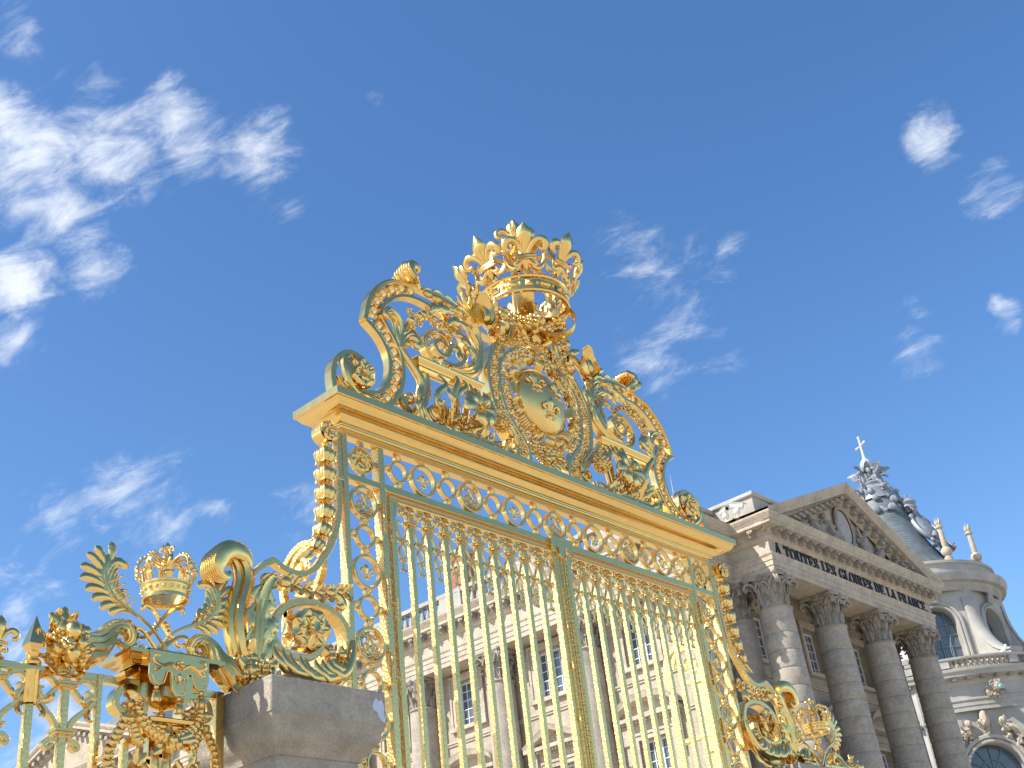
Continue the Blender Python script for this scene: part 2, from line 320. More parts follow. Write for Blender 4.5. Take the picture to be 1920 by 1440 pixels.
    def mould(s, path, prof, closed=False, cap=True):
        """moulding profile [(out, z)] along a plan path; out is to the right of the direction of travel"""
        m = len(path); rows = []
        for i, p in enumerate(path):
            def nr(a, b): 
                d = V((b[0]-a[0], b[1]-a[1])).normalized(); return V((d.y, -d.x))
            ns = []
            if closed or i > 0: ns.append(nr(path[(i-1) % m], p))
            if closed or i < m-1: ns.append(nr(p, path[(i+1) % m]))
            b = sum(ns, V((0, 0))); b = b.normalized(); b = b/max(.2, b.dot(ns[0]))
            rows.append([(p[0]+b.x*e, p[1]+b.y*e, z) for e, z in prof])
        s.quadgrid(rows, closed, False)
        if cap and not closed: s.face(rows[0][::-1]); s.face(rows[-1])
    def add(s, o, M=None, flip=False):
        b = len(s.v)
        s.v += [tuple(M @ V(p)) for p in o.v] if M is not None else o.v
        s.f += [tuple(b+i for i in (f[::-1] if flip else f)) for f in o.f]
        return s
    def mir(s, xc=2.8):
        o = MB(); o.v = [(2*xc-x, y, z) for x, y, z in s.v]; o.f = [f[::-1] for f in s.f]; return o
def obj(name, mb, m, parent=None, ang=38, loc=None):
    me = bpy.data.meshes.new(name); org = V(loc) if loc else V((0, 0, 0))
    if parent is not None and not loc: pass
    me.from_pydata([(x-org.x, y-org.y, z-org.z) for x, y, z in mb.v], [], mb.f); me.materials.append(m)
    me.polygons.foreach_set('use_smooth', [True]*len(me.polygons)); me.set_sharp_from_angle(angle=R(ang)); me.update()
    o = bpy.data.objects.new(name, me); COL.objects.link(o); o.location = org
    if parent is not None:
        o.parent = parent; base = V((0, 0, 0)); q = parent
        while q is not None: base += q.location; q = q.parent
        o.location = org-base
    return o
def thing(name, label, cat, loc=(0, 0, 0), group=None):
    o = bpy.data.objects.new(name, None); COL.objects.link(o); o.location = loc; o.empty_display_size = .3
    o['label'] = label; o['category'] = cat
    if group: o['group'] = group
    return o
def tag(o, label, cat, group=None):
    o['label'] = label; o['category'] = cat
    if group: o['group'] = group
    return o
X3, Y3, Z3 = V((1, 0, 0)), V((0, 1, 0)), V((0, 0, 1)); FR = V((0, -1, 0))

# ================================================================ ground
g = MB(); g.face([(-900, -900, 0), (900, -900, 0), (900, 900, 0), (-900, 900, 0)])
o = obj('ground', g, M_GROUND); o['kind'] = 'structure'

# ================================================================ palace
pal = thing('palace_wing', 'sunlit cream stone palace wing with a columned pedimented porch, seen behind the gilded gate', 'palace', (26, 12, 0))
ZA, ZF, ZC = 14.08, 15.1, 15.85          # bottom of the entablature, top of the frieze, top of the cornice
PLAN = [(24.1, 40.3), (24.1, 11.5), (26.49, 11.5), (26.49, 10), (38.39, 10), (38.39, 11.5), (38.7, 11.5), (38.7, 26)]
def wall(mb, side, c, u0, u1, z0, z1, holes, dep=.45):
    """flat wall with rectangular holes; side 'x' faces -x at x=c, side 'y' faces -y at y=c; returns nothing"""
    P = (lambda u, z, d: (c+d, u, z)) if side == 'x' else (lambda u, z, d: (u, c+d, z))
    us = sorted({u0, u1, *[h[0] for h in holes], *[h[1] for h in holes]}); zs = sorted({z0, z1, *[h[2] for h in holes], *[h[3] for h in holes]})
    fl = side == 'x'
    def q(a): mb.face(a if fl else a[::-1])
    for a, b in zip(us, us[1:]):
        for e, f in zip(zs, zs[1:]):
            if any(h[0] <= a and b <= h[1] and h[2] <= e and f <= h[3] for h in holes): continue
            q([P(a, e, 0), P(a, f, 0), P(b, f, 0), P(b, e, 0)])
    for a, b, e, f in holes:
        q([P(a, e, 0), P(a, e, dep), P(a, f, dep), P(a, f, 0)]); q([P(b, e, 0), P(b, f, 0), P(b, f, dep), P(b, e, dep)])
        q([P(a, f, 0), P(a, f, dep), P(b, f, dep), P(b, f, 0)]); q([P(a, e, 0), P(b, e, 0), P(b, e, dep), P(a, e, dep)])
WY = [14.6+3.915*i for i in range(7)]           # windows of the courtyard side
WX = [28.9, 32.45, 36.0]                                       # windows behind the porch
UP = (12.12, 13.75); LO = (5.6, 9.8); HW = .62
mb = MB()
wall(mb, 'x', 25.1, 12.3, 40.3, 0, ZA, [(y-HW, y+HW, *r) for y in WY for r in (UP, LO)])
wall(mb, 'y', 12.3, 25.1, 38.7, 0, ZA, [(x-HW, x+HW, *r) for x in WX for r in (UP, LO)])
mb.box(25.1, 38.65, 12.32, 40.2, ZA+.01, 15.6)
for p in ([(38.7, 12.3), (38.7, 40.3)],): mb.face([(38.7, 12.3, 0), (38.7, 40.3, 0), (38.7, 40.3, ZA), (38.7, 12.3, ZA)])
obj('wall', mb, M_STONE, pal)
# string courses and joints of the wall behind
mb = MB()
for z in (11.62, 10.35):
    mb.mould([(25.1, 40.3), (25.1, 12.3), (38.7, 12.3)], [(0, z-.10), (.05, z-.08), (.05, z-.02), (.09, z), (.09, z+.05), (0, z+.07)])
obj('string_course', mb, M_TRIM, pal)
# entablature
AR = [(-.02, ZA), (0, ZA), (0, 14.24), (.025, 14.245), (.025, 14.42), (.05, 14.425), (.05, 14.57), (.085, 14.60), (.10, 14.64), (.10, 14.66), (0, 14.675)]
FRZ = [(0, 14.675), (0, 15.08), (.05, 15.1), (.07, 15.15), (.12, 15.19), (.12, 15.24), (.15, 15.25), (.15, 15.47)]
COR = [(.15, 15.47), (.43, 15.48), (.45, 15.49), (.45, 15.60), (.47, 15.61), (.48, 15.64), (.5, 15.66), (.53, 15.72), (.57, 15.77), (.58, 15.79), (.58, 15.84), (0, 15.92)]
mb = MB(); mb.mould(PLAN, AR+FRZ[1:]+COR[1:])
mb.box(24.12, 25.08, 11.52, 40.3, ZA+.002, 15.5); mb.box(25.08, 26.5, 11.52, 12.29, ZA+.002, 15.5)
mb.box(26.51, 38.37, 10.02, 11.15, ZA+.002, 15.5); mb.box(26.51, 27.6, 11.15, 12.28, ZA+.004, 15.5); mb.box(37.3, 38.37, 11.15, 12.28, ZA+.004, 15.5)
mb.box(27.6, 37.3, 11.15, 12.28, 14.4, 15.4)
for x in (30.12, 33.66):                                       # cross beams of the porch ceiling
    mb.box(x, x+1.1, 11.15, 12.28, ZA+.006, 14.4)
obj('entablature', mb, M_TRIM, pal)
MOD = MB()
MOD.box(-.1, .1, -.41, -.14, .10, .20); MOD.box(-.1, .1, -.31, -.14, -.01, .10); MOD.blob((0, -.41, .09), .06, 6, 4); MOD.blob((0, -.28, .0), .05, 6, 4)
def copies(name, mb, m, parent, spots, stuff_after=100):
    """one mesh shared by many parts; spots are (x, y, z, turn about z)"""
    o1 = obj(name, mb, m, None); base = V((0, 0, 0)); q = parent
    while q is not None: base += q.location; q = q.parent
    for i, (x, y, z, a) in enumerate(spots):
        o = o1 if i == 0 else o1.copy()
        if i: COL.objects.link(o)
        o.parent = parent; o.location = V((x, y, z))-base; o.rotation_euler = (0, 0, a)
def along(a, b, out, step=.52):
    a, b = V(a), V(b); n = max(1, int((b-a).length/step)); r = math.atan2(out[0], -out[1])
    return [((a+(b-a)*((i+.5)/n)).x, (a+(b-a)*((i+.5)/n)).y, 15.26, r) for i in range(n)]
near = [p for (a, b), ou in list(zip(zip(PLAN, PLAN[1:]), ((-1, 0), (0, -1), (-1, 0), (0, -1), (1, 0))))[1:5] for p in along(a, b, ou)]+along((24.1, 11.5), (24.1, 40.3), (-1, 0))
copies('modillion', MOD, M_CARVE, pal, near[:100])
# pediment over the porch
PX0, PX1, PXM, RISE = 26.49, 38.39, 32.44, 2.62
ped = MB()
tz = 15.9
def rake(mb, x0, x1, xm, zb, rise, y, prof, ax='y'):
    """raking cornice of a gable: prof [(out, up)]"""
    for s, xe in ((1, x0), (-1, x1)):
        d = V((xm-xe, rise)).normalized(); n = V((-d.y, d.x)) if s == 1 else V((d.y, -d.x))
        rows = []
        for (bx, bz) in ((xe, zb), (xm, zb+rise)):
            row = []
            for e, u in prof:
                if bx == xm: q = (xm, zb+rise+u/abs(d.x))
                else: q = (bx+n.x*u-s*.0, bz+n.y*u)
                row.append((q[0], y-e, q[1]) if ax == 'y' else (y-e, q[0], q[1]))
            rows.append(row)
        if (s == 1) == (ax == 'y'): rows = rows[::-1]
        mb.quadgrid(rows)
RP = [(0, -.62), (.06, -.58), (.12, -.52), (.15, -.5), (.15, -.30), (.45, -.29), (.45, -.17), (.49, -.14), (.56, -.03), (.58, .0), (.58, .06), (-1.6, .10)]
rake(ped, PX0-.58, PX1+.58, PXM, tz-.05, RISE, 10.0, RP)
ped.face([(PX0-.3, 10.12, tz-.3), (PX1+.3, 10.12, tz-.3), (PXM, 10.12, tz+RISE-.2)])
for s in (1, -1):
    xe = PX0-.3 if s == 1 else PX1+.3
obj('pediment', ped, M_TRIM, pal)
mb = MB(); mb.box(-.11, .11, -.40, -.14, -.04, .05); mb.box(-.11, .11, -.28, -.12, -.15, -.03)
copies('rake_modillion', mb, M_CARVE, pal, [(xe+(PXM-xe)*t, 10.0, tz-.50+RISE*t, 0) for s, xe in ((1, PX0-.2), (-1, PX1+.2)) for t in [(i+.9)/13.6 for i in range(13)]])
mb = MB()
rnd = random.Random(4)
mb.lathe([(.3, .02), (.62, .02), (.66, .12), (.58, .17), (.52, .12)], 28, (PXM+.1, 10.1, tz+1.05), None, (X3, Z3*1.35, FR))
def figure(x, z, lean, s):
    d = V((math.sin(lean), 0, math.cos(lean)))
    b = V((x, 9.98, z)); U = V((d.z, 0, -d.x))
    mb.blob(b, (.22*s, .2, .34*s), 8, 6, (U, Y3, d)); mb.blob(b+d*.48*s, (.11*s, .12, .13*s), 8, 6, (U, Y3, d))
    mb.tubew(cr([b-d*.2*s, b-d*.35*s+U*.35*s, b-d*.62*s+U*.75*s], 4), [.17*s, .15*s, .07*s], FR, 7)
    mb.tubew(cr([b-d*.2*s, b-d*.5*s+U*.25*s+V((0, -.06, 0)), b-d*.72*s+U*.5*s], 4), [.16*s, .13*s, .07*s], FR, 7)
    mb.tubew(cr([b+d*.26*s, b+d*.15*s-U*.3*s, b+d*.42*s-U*.5*s], 4), [.09*s, .07*s, .05*s], FR, 6)
for x, z, l, s in ((31.2, 16.6, -.5, 1.), (33.8, 16.6, .5, 1.), (30.1, 16.42, -.9, .85), (34.95, 16.42, .9, .85), (29.1, 16.25, -1.2, .6), (36.0, 16.25, 1.2, .6)): figure(x, z, l if x < PXM else l, s)
for i in range(70):
    t = rnd.uniform(-.86, .86); h = (1-abs(t))*RISE*.55
    q = rnd.uniform(.06, .15); mb.blob((PXM+t*5.3, 10.06, tz+.08+rnd.uniform(0, max(.05, h*.75))), (q*1.3, .1, q), 6, 5)
obj('pediment_relief', mb, M_CARVE, pal)
mb = MB(); mb.lathe([(.001, .0), (.4, .0), (.5, -.03)], 28, (PXM+.1, 9.99, tz+1.05), None, (X3, Z3*1.35, FR)); obj('clock_face', mb, M_CHAPEL, pal)
# attic blocks and parapet
mb = MB()
for a, b, c_, d_, z in ((26.75, 38.1, 10.35, 12.6, 17.0), (24.5, 26.6, 11.95, 13.0, 16.86)):
    mb.box(a, b, c_, d_, 15.86, z-.16); mb.box(a-.1, b+.1, c_-.1, d_+.1, z-.158, z, .03)
mb.box(25.1, 38.4, 12.61, 40, 15.86, 16.2)
obj('attic', mb, M_CHAPEL, pal)
# inscription
def glyphs():
    K, T_ = .2, .075
    def ser(x, z, w=.34): return [([(x-w/2, z+(.035 if z < .5 else -.035)), (x+w/2, z+(.035 if z < .5 else -.035))], .07)]
    def ell(cx, cz, rx, rz, a0, a1, k0=T_, k1=K, n=20):
        pts = []; ws = []
        for i in range(n+1):
            a = R(a0+(a1-a0)*i/n); pts.append((cx+rx*math.cos(a), cz+rz*math.sin(a))); ws.append(k0+(k1-k0)*abs(math.cos(a))**1.5)
        return (pts, ws)
    st = lambda x: [([(x, 0), (x, 1)], K)]
    arms = [([(.2, .965), (.62, .965)], .07), ([(.6, .97), (.6, .74)], .06), ([(.2, .5), (.46, .5)], .07), ([(.46, .62), (.46, .38)], .06)]
    G = {'A': (.78, [([(.13, 0), (.38, .98)], .085), ([(.38, 1), (.64, 0)], K), ([(.2, .33), (.56, .33)], .07)]+ser(.13, 0, .26)+ser(.64, 0, .3)),
         'T': (.76, st(.38)+ser(.38, 0)+[([(.06, .965), (.70, .965)], .07), ([(.08, .98), (.08, .72)], .06), ([(.68, .98), (.68, .72)], .06)]),
         'O': (.8, [ell(.4, .5, .29, .47, 0, 360)]), 'U': (.8, [([(.2, 1), (.2, .3)], K), ([(.64, 1), (.64, .3)], .085), ell(.42, .32, .22, .28, 180, 360)]+ser(.2, 1)+ser(.64, 1, .26)),
         'E': (.7, st(.2)+arms+[([(.06, .035), (.64, .035)], .07), ([(.62, .03), (.62, .28)], .06)]+ser(.16, 1)),
         'L': (.66, st(.2)+ser(.2, 1)+[([(.06, .035), (.6, .035)], .07), ([(.58, .03), (.58, .3)], .06)]), 'I': (.42, st(.21)+ser(.21, 0)+ser(.21, 1)),
         'F': (.66, st(.2)+arms+ser(.2, 0)+ser(.16, 1)),
         'S': (.64, [([(.52, .70), (.5, .88), (.34, .96), (.17, .9), (.12, .75), (.2, .6), (.44, .42), (.52, .27), (.46, .1), (.28, .04), (.12, .12), (.1, .3)], [.06, .07, .08, .12, .17, .2, .2, .17, .12, .08, .07, .06]), ([(.53, .98), (.53, .68)], .05), ([(.1, .02), (.1, .32)], .05)]),
         'G': (.8, [ell(.42, .5, .3, .47, 55, 330), ([(.64, .4), (.64, .06)], .16), ([(.5, .43), (.76, .43)], .07), ([(.62, .98), (.62, .68)], .06)]),
         'C': (.74, [ell(.42, .5, .3, .47, 50, 320), ([(.63, .98), (.63, .68)], .06)]), 'D': (.8, st(.2)+[ell(.28, .5, .36, .465, -90, 90)]+[([(.06, .965), (.3, .965)], .07), ([(.06, .035), (.3, .035)], .07)]),
         'R': (.82, st(.2)+[([(.06, .965), (.36, .965)], .07), ell(.34, .75, .22, .215, -90, 90), ([(.2, .52), (.36, .52)], .07), ([(.4, .52), (.58, .06)], .18)]+ser(.2, 0)+ser(.64, 0, .24)),
         'N': (.86, [([(.16, 0), (.16, 1)], .085), ([(.18, .97), (.66, .03)], K), ([(.68, 0), (.68, 1)], .085)]+ser(.16, 0, .26)+ser(.68, 1, .26)), '.': (.3, [([(.1, .09), (.24, .09)], .15)])}
    return G
TXT = 'A TOUTES LES GLOIRES DE LA FRANCE.'; G = glyphs()
adv = [G[c][0]*.92 if c != ' ' else .36 for c in TXT]; kx = 11.25/sum(adv); x = 26.78; mb = MB()
for c, a in zip(TXT, adv):
    if c != ' ':
        for pts, w in G[c][1]:
            P = [(x+p[0]*kx*.92, 14.683+p[1]*.395) for p in pts]; ww = [q*.43 for q in w] if isinstance(w, list) else w*.43
            mb.band(P, ww, 9.955, 10.002, .004)
        obj('letter', mb, M_BLACK, pal, 30); mb = MB()
    x += a*kx

# columns
def capital(mb, r, z0, z1, half=False):
    h = z1-z0
    mb.lathe([(r*.98, z0-.1), (r*1.08, z0-.08), (r*1.12, z0-.04), (r*1.08, z0), (r*.94, z0+.02), (r*.95, z0+h*.4), (r*1.0, z0+h*.7), (r*1.22, z0+h*.86), (r*1.25, z0+h*.88)], 24)
    for tier, (n, zb, hh, ro, off) in enumerate(((8, 0, .42, .30, 0), (8, .1, .62, .34, .5))):
        for i in range(n):
            a = 2*math.pi*(i+off)/n; d = V((math.cos(a), math.sin(a), 0)); t = V((-d.y, d.x, 0)); rows = []
            for k in range(8):
                q = k/7; up = z0+h*(zb+hh*min(1, q*1.25) - (max(0, q-.72)*hh*.9)); ou = r*(.97+.05*q+ro*max(0, q-.45)**1.5*2.2)
                w = r*.33*(1-.25*q)*(.85+.15*math.cos(q*19))*(1 if q < .9 else .6)
                rows.append([d*(ou-abs(s)*r*.05+.03*math.cos(s*7))+t*(w*s)+Z3*up for s in (-1, -.66, -.33, 0, .33, .66, 1)])
            mb.quadgrid(rows)
    for i in range(4):
        a = math.pi/4+i*math.pi/2; d = V((math.cos(a), math.sin(a), 0)); t = V((-d.y, d.x, 0))
        for s in (-1, 1):
            c = [d*(r*1.0)+t*(s*r*.42)+Z3*(z0+h*.5), d*(r*1.2)+t*(s*r*.3)+Z3*(z0+h*.74), d*(r*1.5)+t*(s*r*.13)+Z3*(z0+h*.85), d*(r*1.72)+t*(s*r*.06)+Z3*(z0+h*.76), d*(r*1.66)+t*(s*r*.05)+Z3*(z0+h*.64), d*(r*1.52)+t*(s*r*.05)+Z3*(z0+h*.67), d*(r*1.56)+t*(s*r*.05)+Z3*(z0+h*.74)]
            mb.tubew(cr(c, 4), [r*.07, r*.1, r*.11, r*.1, r*.09, r*.07, r*.05], t, 6)
        b = i*math.pi/2; d = V((math.cos(b), math.sin(b), 0)); t = V((-d.y, d.x, 0))
        mb.rosette(d*(r*1.22)+Z3*(z0+h*.92), t, Z3, d, r*.24, 5, .6, .3, 20)
        for s in (-1, 1):
            c = [d*(r*1.05)+t*(s*r*.5)+Z3*(z0+h*.55), d*(r*1.18)+t*(s*r*.34)+Z3*(z0+h*.72), d*(r*1.2)+t*(s*r*.12)+Z3*(z0+h*.76), d*(r*1.2)+t*(s*r*.1)+Z3*(z0+h*.64)]
            mb.tubew(cr(c, 3), [r*.07, r*.08, r*.07, r*.04], d, 6)
    pl = []
    for i in range(4):
        a = math.pi/4+i*math.pi/2; d = V((math.cos(a), math.sin(a), 0)); t = V((-d.y, d.x, 0)); b = a+math.pi/4; m = V((math.cos(b), math.sin(b), 0))
        pl += [d*r*1.78-t*r*.1, d*r*1.78+t*r*.1, (d*r*1.5+t*r*.55), m*r*1.2, (m*r*1.19+V((-m.y, m.x, 0))*r*.4)]
    rows = [[p*k+Z3*z for p in pl] for k, z in ((.93, z0+h*.87), (.95, z0+h*.92), (1.0, z0+h*.94), (1.0, z1-.002))]
    mb.quadgrid(rows, False, True)
def shaft(r, z0, z1, joints, n=32):
    mb = MB(); pr = []
    m = 60; jz = [z0+i*joints for i in range(1, int((z1-z0)/joints))] if joints else []
    zs = sorted(set([z0+(z1-z0)*i/12 for i in range(13)]))
    def rad(z): t = (z-z0)/(z1-z0); return r*(1.16-.16*t**1.8)
    pts = [(z, 0) for z in zs]
    if joints:
        for z in jz: pts += [(z-.02, 0), (z, -.022), (z+.02, 0), (z+.05, .012), (z-.05, .012)]
    pts.sort(); mb.lathe([(rad(z)+d, z) for z, d in pts], n)
    mb.lathe([(r*1.0, z1-.02), (r*1.0, z1), (r*1.1, z1+.02)], n)
    return mb
def put_col(parent, r, joints, spots, m=None):
    o1 = obj('column', shaft(r, 3.2, 12.95, joints), M_COLUMN, parent); c = MB(); capital(c, r*.97, 13.03, ZA)
    bs = MB(); bs.lathe([(r*1.5, 2.7), (r*1.5, 2.9), (r*1.6, 2.95), (r*1.6, 3.02), (r*1.35, 3.08), (r*1.4, 3.16), (r*1.2, 3.2)], 28); bs.box(-r*1.7, r*1.7, -r*1.7, r*1.7, 0, 2.7)
    c1 = obj('capital', c, M_CARVE, o1, 50); c1.location = (0, 0, 0); b1 = obj('column_base', bs, M_COLUMN, o1); b1.location = (0, 0, 0)
    base = parent.location
    for i, (x, y) in enumerate(spots):
        a = o1
        if i:
            a = o1.copy(); COL.objects.link(a)
            for ch in (c1, b1): 
                q = ch.copy(); COL.objects.link(q); q.parent = a
        a.location = (x-base.x, y-base.y, -base.z)
put_col(pal, .52, .56, [(27.07+3.567*i, 10.6) for i in range(4)])
put_col(pal, .49, 0, [(27.07, 12.0), (37.8, 12.0), (24.64, 12.05)]+[(24.64, 16.5+3.915*i) for i in range(7)])
# windows
def window(u, zr, side, c, kind):
    P = (lambda a, d, z: (c+d, a, z)) if side == 'x' else (lambda a, d, z: (a, c+d, z))
    def bx(mb, a0, a1, d0, d1, z0, z1):
        p, q = P(a0, d0, z0), P(a1, d1, z1); mb.box(min(p[0], q[0]), max(p[0], q[0]), min(p[1], q[1]), max(p[1], q[1]), z0, z1)
    z0, z1 = zr; f = MB(); w = .07
    bx(f, u-HW, u-HW+w, .26, .36, z0, z1); bx(f, u+HW-w, u+HW, .26, .36, z0, z1); bx(f, u-HW+w, u+HW-w, .26, .36, z0, z0+w); bx(f, u-HW+w, u+HW-w, .26, .36, z1-w, z1)
    bx(f, u-.055, u+.055, .24, .37, z0+w, z1-w)
    n = max(2, round((z1-z0)/.33))
    for s in (-1, 1):
        bx(f, u+s*.31-.014, u+s*.31+.014, .275, .345, z0+w, z1-w)
        for i in range(1, n):
            z = z0+(z1-z0)*i/n; a, b = sorted((u+s*.055, u+s*(HW-w)))
            bx(f, a, b, .28, .34, z-.014, z+.014)
    if side == 'y': pass
    fo = obj('window', f, M_PAINT, pal)
    g = MB(); bx(g, u-HW+.02, u+HW-.02, .305, .315, z0+.02, z1-.02); obj('pane', g, M_GLASS, fo)
    s = MB(); e = .20
    for d0, a in ((-.07, e), (-.10, .06)):
        bx(s, u-HW-a, u-HW-(0 if a == .06 else .0), d0, .02, z0-.0, z1+a) if a == e else None
    bx(s, u+HW, u+HW+e, -.07, .02, z0, z1+e); bx(s, u-HW, u+HW, -.068, .02, z1, z1+e)
    bx(s, u-HW-e-.03, u-HW-e+.06, -.11, .02, z0-.002, z1+e+.04); bx(s, u+HW+e-.06, u+HW+e+.03, -.11, .02, z0-.002, z1+e+.04); bx(s, u-HW-e+.06, u+HW+e-.06, -.108, .02, z1+e-.05, z1+e+.038)
    bx(s, u-HW-e-.08, u+HW+e+.08, -.16, .25, z0-.14, z0-.004)
    obj('window_surround', s, M_TRIM, fo)
    if kind:
        p = MB(); hw = HW+.62; zb = z1+.62
        bx(p, u-hw+.12, u+hw-.12, -.1, .02, z1+e+.06, zb-.12)
        for s_ in (-1, 1):
            cx = u+s_*(HW+.34); bx(p, cx-.13, cx+.13, -.22, .02, z1-.1, zb-.13); bx(p, cx-.10, cx+.10, -.15, .02, z1-.7, z1-.1)
        bx(p, u-hw+.06, u+hw-.06, -.3, .02, zb-.12, zb-.05); bx(p, u-hw, u+hw, -.42, .02, zb-.05, zb+.07)
        k = int(hw*2/.14)
        for i in range(k): a = u-hw+.1+(2*hw-.2)*(i+.5)/k; bx(p, a-.03, a+.03, -.36, -.3, zb-.115, zb-.05)
        top = [(-hw, 0), (0, .56), (hw, 0)] if kind == 't' else [(hw*math.sin(R(a)), .56*(math.cos(R(a))-math.cos(R(62)))/(1-math.cos(R(62)))) if False else (-hw*1.0*math.cos(R(a)), .58*math.sin(R(a))) for a in range(0, 181, 12)]
        if kind == 't': top = [V((a, b)) for a, b in top]
        else: top = [V((a, b)) for a, b in top]
        rows = []
        for q in top:
            rows.append([P(u+q.x, d, zb+.07+q.y*k_+o_) for d, o_, k_ in ((-.02, -.10, .86), (-.3, -.06, .9), (-.4, -.05, .93), (-.44, .06, 1), (-.47, .10, 1.02), (.02, .11, 1.02))])
        p.quadgrid(rows[::-1] if side == 'x' else rows)
        pts = [P(u+q.x, -.06, zb+.06+q.y*.9) for q in top]; p.face(pts if side == 'x' else pts[::-1])
        obj('window_pediment', p, M_TRIM, fo)
for i, y in enumerate(WY): window(y, UP, 'x', 25.1, None); window(y, LO, 'x', 25.1, 'at'[i % 2])
for i, x in enumerate(WX): window(x, UP, 'y', 12.3, None); window(x, LO, 'y', 12.3, 'ata'[i])
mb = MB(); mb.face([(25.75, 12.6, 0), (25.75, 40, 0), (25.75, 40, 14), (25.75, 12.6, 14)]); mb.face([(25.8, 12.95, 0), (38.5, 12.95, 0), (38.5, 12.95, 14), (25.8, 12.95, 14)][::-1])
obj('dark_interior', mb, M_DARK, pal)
# balustrade of the courtyard side
mb = MB(); bal = MB(); bz = 15.92
bal.lathe([(.07, 0), (.07, .05), (.045, .07), (.09, .2), (.095, .27), (.05, .44), (.04, .5), (.065, .53), (.065, .57)], 10)
mb.box(24.35, 24.7, 13.1, 40.3, bz-.03, bz+.1); mb.box(24.32, 24.73, 13.1, 40.3, bz+.85, bz+1.0)
ys = [14.4+3.915*i for i in range(7)]
for y in ys: mb.box(24.33, 24.72, y-.55, y+.55, bz+.1, bz+.85); mb.box(24.30, 24.75, y-.6, y-.5, bz+.08, bz+1.03)
bal.v = [(x*1.15, y*1.15, z*1.31) for x, y, z in bal.v]
o = obj('balustrade', mb, M_CHAPEL, pal); copies('baluster', bal, M_CHAPEL, o, [(24.52, y+.55+2.815*(k+.5)/9, bz+.1, 0) for y in ys for k in range(9)])
# brick chimney
ch = MB(); ch.box(31.4, 32.6, 27.95, 29.0, 15.9, 22.1); o = obj('chimney', ch, M_BRICK, pal)
mb = MB(); mb.box(31.3, 32.7, 27.85, 29.1, 22.102, 22.3); mb.box(31.33, 32.67, 27.88, 29.07, 21.5, 21.65); obj('chimney_cap', mb, M_TRIM, o)

# gabled pavilion at the far end of the courtyard
pv = thing('gabled_pavilion', 'far stone pavilion with a slate gable roof, glimpsed through the fence bars', 'building', (28, 48, 0))
mb = MB(); mb.box(23.6, 38, 40.35, 55.6, 0, 15.86); mb.face([(23.62, 40.4, 15.8), (23.62, 48, 18.25), (23.62, 55.6, 15.8)]); obj('wall', mb, M_STONE, pv)
mb = MB(); pp = [(38, 55.6), (23.6, 55.6), (23.6, 40.35), (30, 40.35)]; mb.mould(pp, AR+FRZ[1:]+COR[1:]); rake(mb, 40.35-.58, 55.6+.58, 47.98, 15.85, 2.55, 23.6, RP, 'x'); obj('cornice', mb, M_TRIM, pv)
copies('modillion', MOD, M_CARVE, pv, along((23.6, 55.6), (23.6, 40.35), (-1, 0)))
mb = MB(); mb.box(-.12, .12, -.40, -.14, -.12, .05); copies('rake_modillion', mb, M_CARVE, pv, [(23.6, ye+(47.98-ye)*t, 15.39+2.55*t, R(-90)) for ye in (40.15, 55.8) for t in [(i+.8)/15.6 for i in range(15)]])
mb = MB(); zz = 16.0; rz = 20.0
mb.face([(24.6, 40.2, zz), (38, 40.2, zz), (38, 48, rz), (27, 48, rz)]); mb.face([(24.6, 55.8, zz), (27, 48, rz), (38, 48, rz), (38, 55.8, zz)]); mb.face([(24.6, 40.2, zz), (27, 48, rz), (24.6, 55.8, zz)])
obj('roof', mb, M_SLATE, pv)

# ================================================================ chapel
CX, CY = 79.6, 27.3
F0 = V((-.929, -.371, 0)); F1 = V((.371, -.929, 0))
def cdir(a): a = R(a); return F0*math.cos(a)+F1*math.sin(a)
def cpt(r, a, z): d = cdir(a); return V((CX, CY, 0))+d*r+Z3*z
chp = thing('royal_chapel', 'grey stone chapel with curved apse, slate roof and tall cross, behind the pediment', 'chapel', (CX, CY, 0))
BAYS = [-121, -75, -29, 17, 63, 109, 155]; BUT = [-52, -6, 40, 86]
def tangent(a, r):
    d = cdir(a); t = V((-d.y, d.x, 0)); t = t if t.dot(F1*math.cos(R(a))-F0*math.sin(R(a))) > 0 else -t
    return V((CX, CY, 0))+d*r, t, d
def open_wall(mb, a, r, hw, z0, z1, kind, cz, ow, zs, dep=.9):
    """flat bay of a polygonal apse with an arched or round opening: o centre, t to the right, d outwards"""
    o, t, d = tangent(a, r); P = lambda u, z, k=0: o+t*u+Z3*z-d*k
    def q(pts): mb.face(pts)
    n = 16
    up = [(ow*math.cos(math.pi*i/n), zs+ow*math.sin(math.pi*i/n)) for i in range(n+1)]
    lo = [(ow, zs), (ow, cz), (-ow, cz), (-ow, zs)] if kind == 'arch' else [(ow*math.cos(-math.pi*i/n), zs+ow*math.sin(-math.pi*i/n)) for i in range(n+1)]
    q([P(-hw, z0), P(-ow, z0), P(-ow, z1), P(-hw, z1)]); q([P(ow, z0), P(hw, z0), P(hw, z1), P(ow, z1)])
    for (a0, b0), (a1, b1) in zip(up, up[1:]): q([P(a0, b0), P(a0, z1), P(a1, z1), P(a1, b1)]); q([P(a0, b0), P(a1, b1), P(a1, b1, dep), P(a0, b0, dep)])
    for (a0, b0), (a1, b1) in zip(lo, lo[1:]):
        if kind != 'arch': q([P(a0, z0), P(a0, b0), P(a1, b1), P(a1, z0)])
        q([P(a0, b0), P(a0, b0, dep), P(a1, b1, dep), P(a1, b1)])
    if kind == 'arch': q([P(-ow, z0), P(ow, z0), P(ow, cz), P(-ow, cz)])
